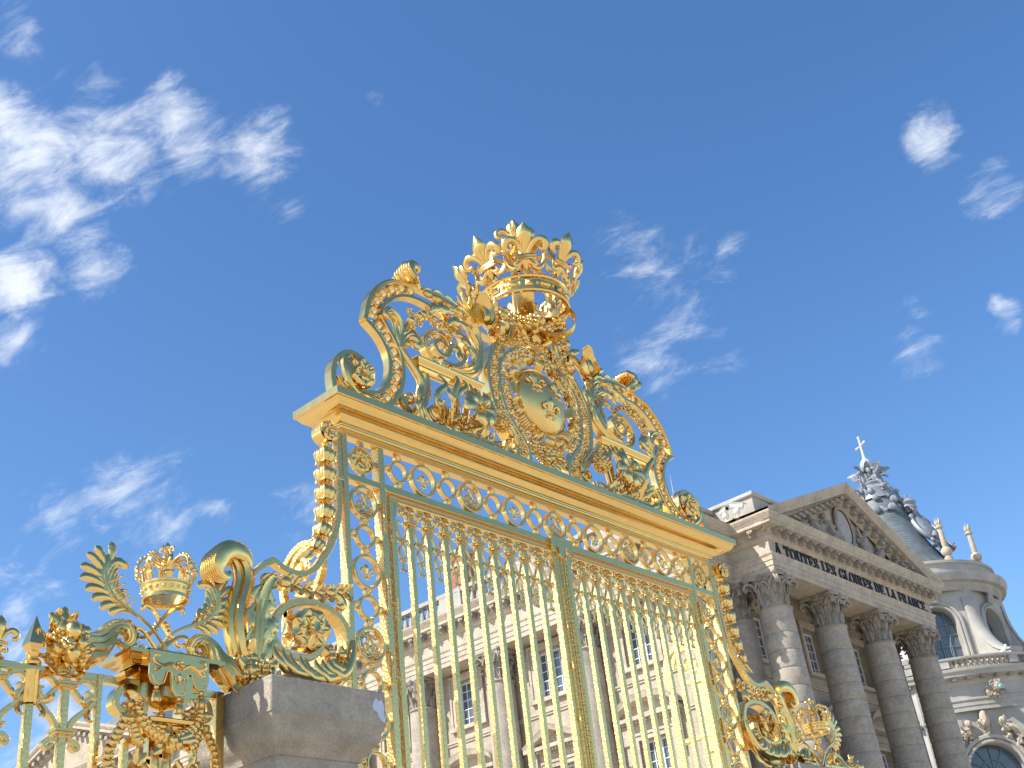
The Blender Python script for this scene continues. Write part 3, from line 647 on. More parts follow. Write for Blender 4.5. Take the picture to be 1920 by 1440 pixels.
def arc_tube(mb, a, r, ow, zs, a0, a1, rad, out=.05, n=22):
    o, t, d = tangent(a, r)
    mb.tubew([o+d*out+t*(ow*math.cos(R(a0+(a1-a0)*i/n)))+Z3*(zs+ow*math.sin(R(a0+(a1-a0)*i/n))) for i in range(n+1)], rad, d, 6)
M_IRON = mat('grey_green_iron', (.16, .22, .21), .6)
UB, LB = 6.1, 9.0; ZBAL = 21.3
uw = MB(); lw = MB(); gl = MB(); ft = MB(); ch_u = UB*math.tan(R(23)); ch_l = LB*math.tan(R(23))
bays = []
for a in BAYS:
    open_wall(uw, a, UB, ch_u, ZBAL-1, 27.2, 'arch', 21.6, 1.28, 24.6); open_wall(lw, a, LB, ch_l, 0, 20.3, 'round', 0, 1.75, 14.1)
    tiers = {UB: (MB(), MB()), LB: (MB(), MB())}; bays += [(a, UB, *tiers[UB]), (a, LB, *tiers[LB])]
    for r, ow, zs, w in ((UB, 1.36, 24.6, .10), (UB, 1.6, 24.6, .13), (LB, 1.85, 14.1, .12), (LB, 2.15, 14.1, .16)):
        ft = tiers[r][0]; full = r == LB; arc_tube(ft, a, r, ow, zs, 0, 360 if full else 180, w)
        if not full:
            o, t, d = tangent(a, r)
            for s in (-1, 1): ft.tubew([o+d*.05+t*(s*ow)+Z3*21, o+d*.05+t*(s*ow)+Z3*zs], w, d, 6)
    for r, ow, z0, z1 in ((UB-.8, 1.4, 21, 26.2), (LB-.8, 1.9, 12, 16.2)):
        gl = tiers[UB if r > LB-5 and z0 > 20 else LB][1]; o, t, d = tangent(a, r); gl.face([o-t*ow+Z3*z0, o+t*ow+Z3*z0, o+t*ow+Z3*z1, o-t*ow+Z3*z1])
    o, t, d = tangent(a, UB)                                      # keystone
    ft = tiers[UB][0]
    for j in range(4): ft.tubew([o+d*.25+t*(-.21+.14*j)+Z3*26.15, o+d*.42+t*(-.27+.18*j)+Z3*26.9], .09, d, 6)
obj('upper_wall', uw, M_CHAPEL, chp); obj('lower_wall', lw, M_CHAPEL, chp); 
for a, r, ft, gl in bays:
    o = obj('window_moulding', ft, M_CHAPEL, chp); obj('window_glass', gl, M_GLASS, o); mb = MB()
    if r == UB:
        q, t, d = tangent(a, UB-.72)
        for u in (-.64, 0, .64): mb.tubew([q+t*u+Z3*21.6, q+t*u+Z3*25.7], .04, d, 5)
        for z in (22.4, 23.2, 24., 24.8): mb.tubew([q-t*1.28+Z3*z, q+t*1.28+Z3*z], .035, d, 5)
        for s in (-1, 1): mb.tubew(cr([q+t*s*1.1+Z3*21.6, q+t*s*.5+Z3*22.8, q+t*s*.9+Z3*24.4], 6), .04, d, 5)
    else:
        q, t, d = tangent(a, LB-.72)
        for i in range(6):
            b = math.pi*i/6; mb.tubew([q+t*(1.75*math.cos(b))+Z3*(14.1+1.75*math.sin(b)), q-t*(1.75*math.cos(b))+Z3*(14.1-1.75*math.sin(b))], .03, d, 5)
        arc_tube(mb, a, LB-.72, .8, 14.1, 0, 360, .04, 0)
    obj('window_bars', mb, M_IRON, o)
cc = (CX, CY, 0)
mb = MB()
mb.lathe([(6.5, 26.9), (6.62, 27.0), (6.62, 27.2), (6.75, 27.3), (6.8, 27.45), (7.15, 27.5), (7.2, 27.75), (7.35, 27.95), (7.35, 28.1), (6.6, 28.2), (6.6, 28.9), (6.75, 28.95), (6.75, 29.15), (6, 29.2)], 64, cc)
mb.lathe([(9.35, 17.9), (9.42, 17.9), (9.42, 18.2), (9.47, 18.2), (9.47, 18.5), (9.55, 18.55), (9.55, 18.65), (9.42, 18.7), (9.42, 19.5), (9.55, 19.6), (9.6, 19.75), (9.62, 19.95), (10.15, 20.0), (10.18, 20.2), (10.3, 20.3), (10.33, 20.45), (9.6, 20.5), (6, 20.5)], 96, cc)
obj('cornice', mb, M_CHAPEL, chp)
mb = MB(); mb.box(-.14, .14, -.42, 0, 0, .18); copies('modillion', mb, M_CARVE, chp, [(*cpt(9.62, a, 19.8), math.atan2(cdir(a).x, -cdir(a).y)) for a in [5.6*i-75 for i in range(30)]])
# pilasters with capitals on the lower tier, reliefs round the window
mb = MB(); cp = MB()
for a in (-8, -4, 39, 44):
    q, t, d = tangent(a, 9.05 if a in (-8, 44) else 9.05); 
    r_ = 9.42; p = cpt(r_, a, 0)
    for s0, s1, zz0, zz1 in ((-.42, .42, 0, 16.6),):
        b_ = len(mb.v); mb.v += [tuple(p+t*s+d*e+Z3*z) for z in (zz0, zz1) for s in (s0, s1) for e in (-.6, .12)]
        for f in ((0, 1, 3, 2), (4, 6, 7, 5), (0, 4, 5, 1), (2, 3, 7, 6), (0, 2, 6, 4), (1, 5, 7, 3)): mb.f.append(tuple(b_+k for k in f))
    cp.heap(p+d*.1+Z3*17.2, (.55, .25, .6), 26, .16, int(a)+50, 5, d)
obj('pilaster', mb, M_CHAPEL, chp); obj('pilaster_capital', cp, M_CHAPEL, chp)
mb = MB(); q, t, d = tangent(17, LB)
for s in (-1, 1):
    for i in range(5):
        b = R(90-s*(28+18*i)); p = q+t*(2.75*math.cos(b))+Z3*(14.1+2.75*math.sin(b))+d*.16
        mb.heap(p, (.6, .22, .55), 26, .13, i*7+s+3, 7, d)
    mb.tubew(cr([q+t*s*1.2+Z3*16.7+d*.2, q+t*s*1.9+Z3*16.4+d*.3, q+t*s*2.5+Z3*15.4+d*.25], 5), [.28, .22, .12], d, 7); mb.blob(q+t*s*1.1+Z3*17.1+d*.25, .24)
mb.blob(q+Z3*17.3+d*.3, (.4, .3, .55)); mb.heap(q+Z3*16.9+d*.2, (.8, .2, .4), 20, .18, 5, 4, d)
obj('window_relief', mb, M_TRIM, chp)
# gargoyle on the entablature
mb = MB(); q, t, d = tangent(22, 9.5)
mb.tubew(cr([q+Z3*18.9, q+d*.7+Z3*18.8, q+d*1.2+Z3*18.95, q+d*1.6+Z3*18.85], 5), [.34, .36, .30, .2], t, 8); mb.heap(q+d*.9+Z3*18.6, (.5, .5, .3), 16, .16, 9, 4, d); mb.heap(q+d*1.2+Z3*19.15, (.3, .3, .2), 10, .14, 3, 0, d)
o = obj('gargoyle', mb, M_CARVE, chp); mb = MB(); mb.tubew([q+d*1.5+Z3*18.88, q+d*1.95+Z3*18.75], .14, t, 8); obj('spout', mb, M_COPPER, o)
# balustrade
mb = MB()
mb.lathe([(9.15, 20.44), (9.75, 20.44), (9.75, 20.62), (9.15, 20.62)], 96, cc); mb.lathe([(9.1, 21.18), (9.8, 21.18), (9.83, 21.24), (9.83, 21.34), (9.1, 21.36)], 96, cc)
for a in (-17, -6, 7.2, 35.5, 43, 64): 
    p, d = cpt(9.45, a, 0), cdir(a); t = V((-d.y, d.x, 0)); b_ = len(mb.v); mb.v += [tuple(p+t*s+d*e+Z3*z) for z in (20.7, 21.2) for s in (-.32, .32) for e in (-.25, .29)]
    for f in ((0, 1, 3, 2), (4, 6, 7, 5), (0, 4, 5, 1), (2, 3, 7, 6), (0, 2, 6, 4), (1, 5, 7, 3)): mb.f.append(tuple(b_+k for k in f))
o = obj('balustrade', mb, M_CHAPEL, chp)
bal = MB(); bal.lathe([(.15, 0), (.10, .05), (.19, .2), (.19, .26), (.10, .42), (.09, .48), (.15, .57)], 9)
copies('baluster', bal, M_TRIM, o, [(*cpt(9.45, lo_+(hi_-lo_)*(i+.5)/n, 20.61), 0) for lo_, hi_, n in ((8.8, 34, 11), (-4.5, 5.8, 4), (45, 62, 7)) for i in range(n)])
# flying buttresses
for a in BUT:
    q, t, d = tangent(a, 6.05); mb = MB(); prof = [(0.1, 26.6)]+[(3.2*math.sin(R(b))**1.0*0+ .35+2.95*(1-math.cos(R(b))), 26.2-4.6*math.sin(R(b))) for b in range(0, 91, 10)]+[(3.3, 20.5), (0, 20.5)]
    w = .45
    for s in (1, -1): 
        pts = [q+d*e+Z3*z+t*(s*w) for e, z in prof]; mb.face(pts if s < 0 else pts[::-1])
    mb.quadgrid([[q+d*e+Z3*z+t*(s*w) for s in (-1, 1)] for e, z in prof])
    obj('buttress', mb, M_CHAPEL, chp)
    mb = MB(); pf = [(e+.06, z+.1) for e, z in prof[:-2]]
    mb.tubew([q+d*e+Z3*z for e, z in pf], .3, t, 8, .6, 1.9); obj('buttress_coping', mb, M_CHAPEL, chp)
# roof, with lead figures and cross
mb = MB(); mb.lathe([(6.6, 29.1), (6.3, 29.3), (4.5, 29.8)], 64, cc); obj('lead_skirt', mb, M_LEAD, chp)
mb = MB(); rp = [(4.6, 29.75), (4.1, 30.2), (3.5, 31.1), (2.8, 32.9), (2.1, 34.8), (1.5, 36.6), (1.2, 37.9)]
mb.lathe(rp, 48, cc); rd = -F0
for s in (1, -1):                                              # nave roof running away from the apse
    pts = [V((CX, CY, 0))+F1*(s*4.6)+Z3*29.75, V((CX, CY, 0))+F1*(s*4.6)+Z3*29.75+rd*35, V((CX, CY, 0))+rd*35+Z3*37.6, V((CX, CY, 0))+Z3*37.6]; mb.face(pts if s > 0 else pts[::-1])
obj('roof', mb, M_SLATE, chp)
mb = MB(); c0 = V((CX, CY, 0)); rnd = random.Random(11)
mb.lathe([(1.7, 36.6), (1.5, 37.2), (1.6, 37.5), (1.2, 37.9), (1.3, 38.1), (.8, 38.4)], 16, c0)
for i in range(60):
    t = rnd.random(); a = rnd.uniform(0, 6.28); r = (2.2-1.1*t)*rnd.uniform(.8, 1.05); mb.blob(c0+V((r*math.cos(a), r*math.sin(a), 35.2+2.9*t)), rnd.uniform(.16, .36), 6, 5)
for i in range(5):                                             # putti holding up the ball
    a = i*1.257+.4; d = V((math.cos(a), math.sin(a), 0)); b = c0+d*.6
    mb.blob(b+Z3*38.7, (.34, .34, .55)); mb.blob(b+d*.1+Z3*39.4, .22); mb.tubew(cr([b+Z3*39., b+d*.6+Z3*39.1, b+d*.9+Z3*(38.9+.5*(i % 2))], 4), [.14, .12, .09], Z3, 6); mb.tubew(cr([b+Z3*38.4, b+d*.5+Z3*38.1, b+d*.4+Z3*37.6], 4), [.2, .17, .1], d, 6)
    mb.leaf(cr([b+Z3*39, b+d*.5+Z3*39.5, b+d*1.2+Z3*39.6], 4), V((-d.y, d.x, .3)), [.1, .3, .05], 3, .1)
mb.heap(c0+Z3*38.9, (.95, .95, .8), 46, .24, 13, 12, F0); mb.heap(c0+Z3*37.4, (1.7, 1.7, .5), 60, .25, 14, 14, F0); mb.heap(c0+F1*1.3+Z3*35.8, (.7, .7, .9), 34, .22, 15, 8, F0); obj('lead_figures', mb, M_LEAD, chp)
mb = MB(); mb.blob(c0+Z3*40.1, .5, 16, 10); mb.tubew([c0+Z3*40.4, c0+Z3*42.55], [.13, .11, .10], X3, 8); XD = (F1*.55+F0*.85).normalized()
mb.tubew([c0+Z3*41.85-XD*.6, c0+Z3*41.85+XD*.6], .10, Z3, 8)
for p in (c0+Z3*42.55, c0+Z3*41.85-XD*.63, c0+Z3*41.85+XD*.63): mb.blob(p, .15)
mb.lathe([(.3, 40.5), (.16, 40.7), (.13, 41.0)], 12, c0)
obj('cross', mb, mat('pale_lead', (.52, .54, .57), .5, .2, bump=.15), chp)
# shield with crown on the roof edge
mb = MB(); b = cpt(3.0, 78, 0); dd = (cdir(50)+Z3*.5).normalized(); tt = V((-dd.y, dd.x, 0)).normalized(); uu = tt.cross(dd); uu = uu if uu.z > 0 else -uu
p = b+Z3*33.6; mb.blob(p, (.85, .35, 1.35), 14, 10, (tt, dd, uu)); mb.tubew([p+tt*1.0*math.cos(R(a))+uu*1.5*math.sin(R(a))+dd*.05 for a in range(0, 360, 15)], .2, dd, 6, 1, 1, True)
mb.heap(p+uu*1.9, (.8, .6, .4), 34, .2, 4, 4, dd); mb.lathe([(.5, 0), (.65, .1), (.55, .35), (.7, .6), (.45, .95), (.12, 1.05), (.16, 1.3), (.02, 1.4)], 12, p+uu*2.1); mb.heap(p-uu*1.5+dd*.1, (.8, .4, .6), 30, .2, 6, 4, dd); mb.heap(p-uu*2.2+tt*.7, (.7, .4, .5), 26, .2, 8, 3, dd)
obj('lead_shield', mb, M_LEAD, chp)
# flaming urns along the cornice
for a, zz in ((36, 29.15), (64, 29.0), (-30, 29.15)):
    mb = MB(); p = cpt(6.35, a, zz)
    mb.lathe([(.3, 0), (.3, .3), (.22, .34), (.18, .42), (.36, .56), (.42, .76), (.34, .98), (.17, 1.12), (.2, 1.2), (.18, 2.2), (.16, 2.5), (.27, 2.6), (.28, 2.72), (.15, 2.82)], 16, p, lambda q, t: 1+(.12*math.cos(3*q+t*24) if t > .62 and t < .82 else 0))
    for i in range(7): mb.tubew(cr([p+Z3*2.8, p+V((.16*math.cos(i), .16*math.sin(i), 3.0)), p+V((.12*math.cos(i+1), .12*math.sin(i+1), 3.25+.1*(i % 3)))], 4), [.10, .10, .01], X3, 6)
    obj('flame_urn', mb, M_TRIM, chp)
# small things on the palace and chapel
b = thing('pigeon', 'small white bird perched on the chapel balustrade rail', 'bird'); p = cpt(9.5, 33.0, 21.36); b.location = p; mb = MB()
mb.tubew(cr([p+F1*(-.22)+Z3*.12, p+Z3*.2, p+F1*.16+Z3*.32, p+F1*.2+Z3*.44], 5), [.03, .13, .11, .07], F0, 8); mb.blob(p+F1*.21+Z3*.5, .075); mb.tubew([p+F1*.27+Z3*.5, p+F1*.34+Z3*.48], [.025, .004], F0, 5)
mb.tubew([p+F1*(-.15)+Z3*.14, p+F1*(-.42)+Z3*.03], [.07, .05], F0, 6, .4, 1); mb.tubew([p+Z3*.1, p], .015, F0, 5); obj('body', mb, M_BIRD, b)
def cctv(loc, aim, lab):
    t = thing('security_camera', lab, 'camera', loc, 'security cameras on the porch roof'); l = V(loc); a = V(aim).normalized(); sd_ = Z3.cross(a).normalized(); up = a.cross(sd_)
    mb = MB(); mb.tubew([l, l+Z3*.42], .035, X3, 8); mb.blob(l+Z3*.40, .12, 10, 8); mb.blob(l+Z3*.12+sd_*.05, .11, 8, 6); obj('mount', mb, M_PLAST, t)
    mb = MB(); c = l+Z3*.58; mb.tubew([c-a*.22, c+a*.24], .09, up, 12, 1, 1.1); mb.tubew([c-a*.24+up*.1, c+a*.34+up*.1], .1, up, 8, 1, .25); obj('housing', mb, M_PLAST, t)
    mb = MB(); mb.tubew([c+a*.2, c+a*.25], .06, up, 12); obj('lens', mb, M_DARK, t)
cctv((26.28, 11.2, 15.92), (-.6, -.8, -.1), 'white security camera on the roof edge, aimed away from the pediment')
cctv((26.28, 10.75, 15.92), (.4, -1, -.25), 'white security camera on the roof edge, the one nearest the pediment')
mb = MB(); mb.tubew([(25.15, 12.3, 16.86), (25.15, 12.3, 18.0)], [.03, .006], X3, 6); mb.tubew([(25.15, 12.3, 16.8), (25.15, 12.3, 17.1)], .05, X3, 6)
o = obj('roof_aerial', mb, M_LEAD, None, loc=(25.15, 12.3, 16.86)); tag(o, 'thin metal aerial rod standing on the roof parapet beside the gate crest', 'aerial')

# ================================================================ royal gate
GW = 5.6; GD = .09                                   # width over the outer posts, depth of the frame; front face at y = 0
gate = thing('royal_gate', 'tall gilded royal gate with closed barred leaves under a crowned crest', 'gate', (2.8, .05, 0))
def both(name, build, m, parent, ang=38):
    """a part and its mirror image on the other half of the gate"""
    a = MB(); build(a); p = obj(name, a, m, parent, ang); q = obj(name, a.mir(), m, parent, ang); return p, q
# posts and rails of the fixed frame
both('outer_post', lambda b: b.box(0, .056, 0, GD, 0, 6.415, .006), M_GOLDH, gate)
both('inner_post', lambda b: b.box(.405, .473, .001, GD+.01, 0, 6.36, .006), M_GOLDH, gate)
def _rail(z0, z1, x0, x1, n, y0=.002):
    b = MB(); b.box(x0, x1, y0, GD-.004, z0, z1, .005); return obj(n, b, M_GOLDP, gate)
_rail(6.36, 6.418, .056, GW-.056, 'top_rail'); _rail(5.948, 6.018, .473, GW-.473, 'transom')
both('panel_rail', lambda b: b.box(.056, .405, .003, GD-.004, 5.95, 6.014, .005), M_GOLDP, gate)
b = MB()
pr = [(-.03, 6.405), (.012, 6.418), (.018, 6.424), (.02, 6.434), (.032, 6.436), (.034, 6.448), (.05, 6.452), (.056, 6.46)]
for i in range(1, 17):
    t = i/16; e = .056+(.228-.056)*t; z = 6.46+(6.560-6.46)*t + .026*math.sin(2*math.pi*t)
    pr.append((e, z))
pr += [(.232, 6.566), (.246, 6.57), (.252, 6.576), (.254, 6.64), (.25, 6.645), (0, 6.652)]
b.mould([(0, GD), (0, 0), (GW, 0), (GW, GD)], pr, True); b.face([(0, 0, 6.652), (GW, 0, 6.652), (GW, GD, 6.652), (0, GD, 6.652)])
obj('cornice', b, M_GOLDP, gate, 24)
# ring chains: frieze and side panels
def small_rings(b, cx, cz, r, up=True, side=True):
    b.ring(cx, cz, r+.011, r-.011, .012, .062, 26)
    for dx, dz in ((0, r+.040), (0, -r-.040)) if up else ():
        b.ring(cx+dx, cz+dz, .040, .022, .016, .056, 14); b.blob((cx+dx+.012, .02, cz+dz-.012), .012, 6, 4)
def lis_medal(b, cx, cz, r):
    b.ring(cx, cz, r+.012, r-.012, .010, .064, 32); b.lis((cx, .036, cz-.035), X3, Z3, FR, r*.78)
def mono_medal(b, cx, cz, r):
    b.ring(cx, cz, r+.012, r-.012, .010, .064, 32)
    for g in (-1, 1):
        c = [(cx+g*u*r, .036-.006*g, cz+w*r) for u, w in ((-.38, .62), (-.52, .72), (-.62, .56), (-.42, .44), (-.15, .62), (.05, .35), (.22, -.1), (.1, -.42), (-.25, -.55), (-.55, -.42), (-.62, -.6), (-.3, -.74), (.1, -.62), (.45, -.72), (.68, -.5), (.62, -.3), (.5, -.38))]
        b.tubew(cr(c, 4), .011, FR, 6)
        c = [(cx+g*u*r, .036, cz+w*r) for u, w in ((.5, -.1), (.35, .1), (.05, -.05), (-.3, -.3), (-.6, -.12))]; b.tubew(cr(c, 4), .009, FR, 6)
FZ = 6.19
for i in range(15):
    x = .658+.306*i; b = MB()
    if i % 2 == 0: small_rings(b, x, FZ, .095); n = 'ring'
    elif i % 4 == 1: lis_medal(b, x, FZ-.005, .142); n = 'lily_medallion'
    else: mono_medal(b, x, FZ-.005, .142); n = 'monogram_medallion'
    if i % 2 == 0:
        for s in (-1, 1): b.ring(x+s*.137, FZ, .034, .017, .016, .056, 14)
        b.box(x-.02, x+.02, .02, .056, FZ+.168, 6.362)
    else: b.box(x-.025, x+.025, .018, .058, FZ+.145, 6.362)
    obj(n, b, M_GOLD, gate)
def side_panel(mir):
    cx = .232
    for k in range(-1, 14):
        z = 5.785-.309*k; b = MB()
        if k == -1:
            z = 6.185; b.ring(cx, z, .128, .112, .012, .062, 32); b.flower((cx, .045, z), FR, .112, 12, 1); b.flower((cx, .03, z), FR, .06, 5, 1)
            for dx, dz in ((.145, 0), (-.145, 0), (0, .152), (0, -.15)): b.box(cx+dx-.024, cx+dx+.024, .02, .056, z+dz-.022, z+dz+.022)
            n = 'rosette'
        elif k % 4 == 0: mono_medal(b, cx, z, .138); n = 'monogram_medallion'
        elif k % 4 == 2: lis_medal(b, cx, z, .138); n = 'lily_medallion'
        else:
            small_rings(b, cx, z, .095); n = 'ring'
            for s in (-1, 1): b.ring(cx+s*.134, z, .036, .019, .016, .056, 14)
        if k % 2 == 0 and k >= 0:
            for s in (-1, 1): b.box(cx+s*.158-.02, cx+s*.158+.02, .02, .056, z-.03, z+.03)
        if k == 0: b.box(cx-.025, cx+.025, .018, .058, z+.138, 5.952)
        obj(n, b.mir() if mir else b, M_GOLD, gate)
side_panel(False); side_panel(True)
def hinge(b):
    z = HZ; b.tubew([(.425, -.012, z), (.425, -.012, z+.26)], .016, X3, 8); b.tubew([(.425, -.01, z+.06), (.505, -.008, z+.06)], .012, Y3, 6); b.tubew([(.505, -.008, z-.08), (.505, -.008, z+.1)], .014, X3, 8)
for HZ in (5.56, 4.87, 4.25): both('hinge', hinge, M_GOLDH, gate)
# leaves
def leaf_door(mir):
    F = (lambda q: q.mir()) if mir else (lambda q: q)
    b = MB(); y0, y1 = .004, .074
    b.box(.506, .572, y0, y1, .12, 5.935, .006); b.box(2.672, 2.738, y0, y1, .12, 5.935, .006); b.box(.572, 2.672, y0+.001, y1-.002, 5.868, 5.935, .005)
    b.box(.572, 2.672, y0+.001, y1-.002, 1.2, 1.32, .005)
    for s, x in ((1, .572), (-1, 2.672)):                                  # rounded inner corners
        pts = [(x, 5.868), (x+s*.13, 5.868)]+[(x+s*(.13-.13*math.sin(R(a))), 5.868-.13+.13*math.cos(R(a))) for a in range(0, 91, 15)]
        b.face([(p[0], y0+.002, p[1]) for p in (pts if s < 0 else pts[::-1])]); b.face([(p[0], y1-.003, p[1]) for p in (pts[::-1] if s < 0 else pts)])
        b.quadgrid([[(p[0], yy, p[1]) for p in pts[1:]] for yy in (y0+.002, y1-.003)])
    lf = obj('gate_leaf', F(b), M_GOLDH, gate)
    b = MB(); b.band([(.512, .2), (.512, 5.915), (2.73, 5.915), (2.73, .2)], .016, -.008, .01, .005)
    b.tubew([(.60, .005, 5.872), (2.64, .005, 5.872)], .012, Z3, 6); obj('edge_moulding', F(b), M_GOLD, lf)
    for i in range(9):
        x = .762+.2135*i; b = MB(); b.box(x-.0235, x+.0235, .016, .066, .5, 5.70, .004); obj('bar', F(b), M_GOLDH, lf)
        b = MB(); b.box(x-.045, x+.045, -.004, .086, 5.700, 5.718, .004); b.box(x-.055, x+.055, -.014, .092, 5.718, 5.735, .004); b.box(x-.03, x+.03, .008, .074, 5.735, 5.79, .004)
        for s in (-1, 1): b.tubew(cr([(x+s*.02, .03, 5.77), (x+s*.055, .02, 5.80), (x+s*.075, .015, 5.77), (x+s*.06, .015, 5.745)], 4), [.016, .02, .018, .01], FR, 6)
        b.blob((x, .0, 5.81), (.026, .026, .03), 8, 6); b.blob((x, .03, 5.85), (.04, .035, .022), 8, 5)
        obj('bar_capital', F(b), M_GOLD, lf)
    for i in range(10):
        x = .655+.2135*i; b = MB()
        for s in (-1, 1):
            b.tubew(cr([(x+s*.085, .035, 5.80), (x+s*.075, .035, 5.72), (x+s*.045, .035, 5.62), (x+s*.012, .035, 5.55)], 4), [.016, .015, .013, .011], FR, 6)
            b.tubew(cr([(x+s*.06, .03, 5.70), (x+s*.03, .025, 5.71), (x+s*.022, .025, 5.68)], 4), [.012, .011, .006], FR, 6)
            b.tubew(cr([(x+s*.01, .035, 5.53), (x+s*.05, .03, 5.545), (x+s*.066, .03, 5.515), (x+s*.05, .03, 5.50)], 4), [.014, .017, .015, .007], FR, 6)
            b.tubew(cr([(x, .035, 5.51), (x+s*.034, .035, 5.46), (x+s*.03, .035, 5.40), (x, .035, 5.36)], 4), [.012, .013, .012, .01], FR, 6)
            b.tubew(cr([(x, .035, 5.355), (x+s*.03, .03, 5.36), (x+s*.04, .03, 5.335)], 3), [.011, .013, .007], FR, 6)
            b.tubew(cr([(x, .035, 5.275), (x+s*.025, .032, 5.262), (x+s*.036, .03, 5.275)], 3), [.010, .012, .006], FR, 6)
        b.blob((x, .03, 5.535), (.026, .026, .022), 8, 5); b.tubew([(x, .035, 5.36), (x, .035, 5.27)], [.012, .016, .010, .012], FR, 6); b.blob((x, .03, 5.80), (.03, .03, .034), 8, 6)
        b.rosette((x, .012, 5.845), X3, Z3, FR, .038, 5, .6, .3, 15)
        obj('drop_ornament', F(b), M_GOLD, lf)
    return lf
l1 = leaf_door(False); l2 = leaf_door(True)
b = MB(); b.box(2.742, 2.842, -.012, .08, .1, 5.83, .008); b.tubew([(2.765, -.014, .1), (2.765, -.014, 5.82)], .010, X3, 6); b.tubew([(2.80, -.014, .1), (2.80, -.014, 5.82)], .014, X3, 6); b.tubew([(2.835, -.012, .1), (2.835, -.012, 5.82)], .008, X3, 6)
b.tubew([(2.735, -.004, .4), (2.735, -.004, 5.5)], .013, X3, 8); 
for z in (4.7, 4.2, 5.1): b.tubew([(2.735, -.006, z), (2.735, -.006, z+.07)], .02, X3, 8)
obj('meeting_stile', b, M_GOLDH, l2)
b = MB()                                               # lambrequin-shaped cover over the joint of the leaves
hp = [(2.635, 6.03), (2.635, 5.93)]+[(2.665-.03*math.cos(R(a)), 5.90-.0-.03*math.sin(R(a))) for a in range(0, 181, 30)]+[(2.70, 5.93), (2.715, 5.945), (2.735, 5.93), (2.735, 5.86)]+[(2.78-.045*math.cos(R(a)), 5.855-.045*math.sin(R(a))) for a in range(0, 181, 30)]+[(2.825, 5.93), (2.845, 5.945), (2.865, 5.93), (2.865, 5.90)]+[(2.905-.04*math.cos(R(a)), 5.895-.035*math.sin(R(a))) for a in range(0, 181, 30)]+[(2.95, 6.03)]
b.face([(x, -.03, z) for x, z in hp]); b.quadgrid([[(x, y, z) for x, z in hp] for y in (.0, -.03)], False, True); b.band(hp, .012, -.036, -.026, .004, True)
obj('lock_cover', b, M_GOLDP, gate)
# curved bars and husk drops outside the outer posts
def side_bar(b):
    b.band([(-.032, 6.38), (-.032, 6.2)]+[tuple(q) for q in cr([(-.032, 6.038), (-.042, 5.788), (-.062, 5.591), (-.096, 5.442), (-.161, 5.288), (-.25, 5.16), (-.333, 5.065), (-.44, 5.006), (-.541, 4.997), (-.64, 5.02), (-.732, 5.06)], 5)], .05, 0, .07, .005)
    b.band(cr([(-.715, 5.06), (-.80, 5.01), (-.86, 4.955), (-.905, 4.905)], 5), [.05, .05, .04, .03], .001, .068, .005)
    b.box(-.062, .002, -.006, .08, 5.92, 5.965, .004)
both('side_bar', side_bar, M_GOLDH, gate)
def husks(b):
    b.tubew([(-.178, -.045, 6.31), (-.178, .075, 6.31)], .098, X3, 24); b.flower((-.178, -.047, 6.31), FR, .088, 6)
    b.lathe([(.02, 6.235), (.035, 6.22), (.03, 6.19), (.045, 6.18), (.03, 6.17)], 10, (-.178, .02, 0))
    pts = [(-.178, 6.18), (-.182, 6.005), (-.187, 5.832), (-.194, 5.66), (-.214, 5.49), (-.262, 5.335), (-.33, 5.21), (-.40, 5.12)]
    for i in range(6):
        a, c = V((pts[i][0], .02, pts[i][1])), V((pts[i+1][0], .02, pts[i+1][1])); d = c-a; k = (.084, .084, .082, .078, .07, .06)[i]
        b.bell(a, d, k, d.length*.92, 4, 24)
    b.tubew(cr([(-.33, .02, 5.21), (-.37, .01, 5.165), (-.40, .0, 5.14), (-.435, .0, 5.125)], 5), [.028, .024, .016, .006], FR, 7)
    for i in range(5): t = i/5; b.blob((-.335-.09*t, .012, 5.205-.075*t), .03-.018*t, 7, 5)
both('husk_drop', husks, M_GOLD, gate)
# rear stays behind the outer posts
def stay(b):
    n = 28; c = [(.54+.2*math.cos(2*math.pi*k/n), 5.30+.2*math.sin(2*math.pi*k/n)) for k in range(int(n*.92))]
    def bnd(p2, w):
        q = MB(); q.band(p2, w, 0, .06, .005); b.v_off = len(b.v)
        q.v = [(.0+y, x, z) for x, y, z in q.v]; b.add(q, None, True)
    bnd(c, .055); bnd(cr([(.09, 5.95), (.14, 5.72), (.28, 5.56), (.45, 5.53), (.62, 5.55), (.80, 5.45), (.86, 5.2), (.80, 4.98), (.84, 4.6), (.86, 0)], 5), .06)
    b.flower((-.005, .54, 5.30), -X3, .10, 6)
    b.box(-.01, .07, .36, .44, 0, 5.1, .006); b.box(-.015, .075, .09, .8, 4.45, 4.5, .004)
    for z in (4.28, 5.06): b.box(-.03, .09, .34, .46, z, z+.06, .006)
both('rear_stay', stay, M_GOLDH, gate)

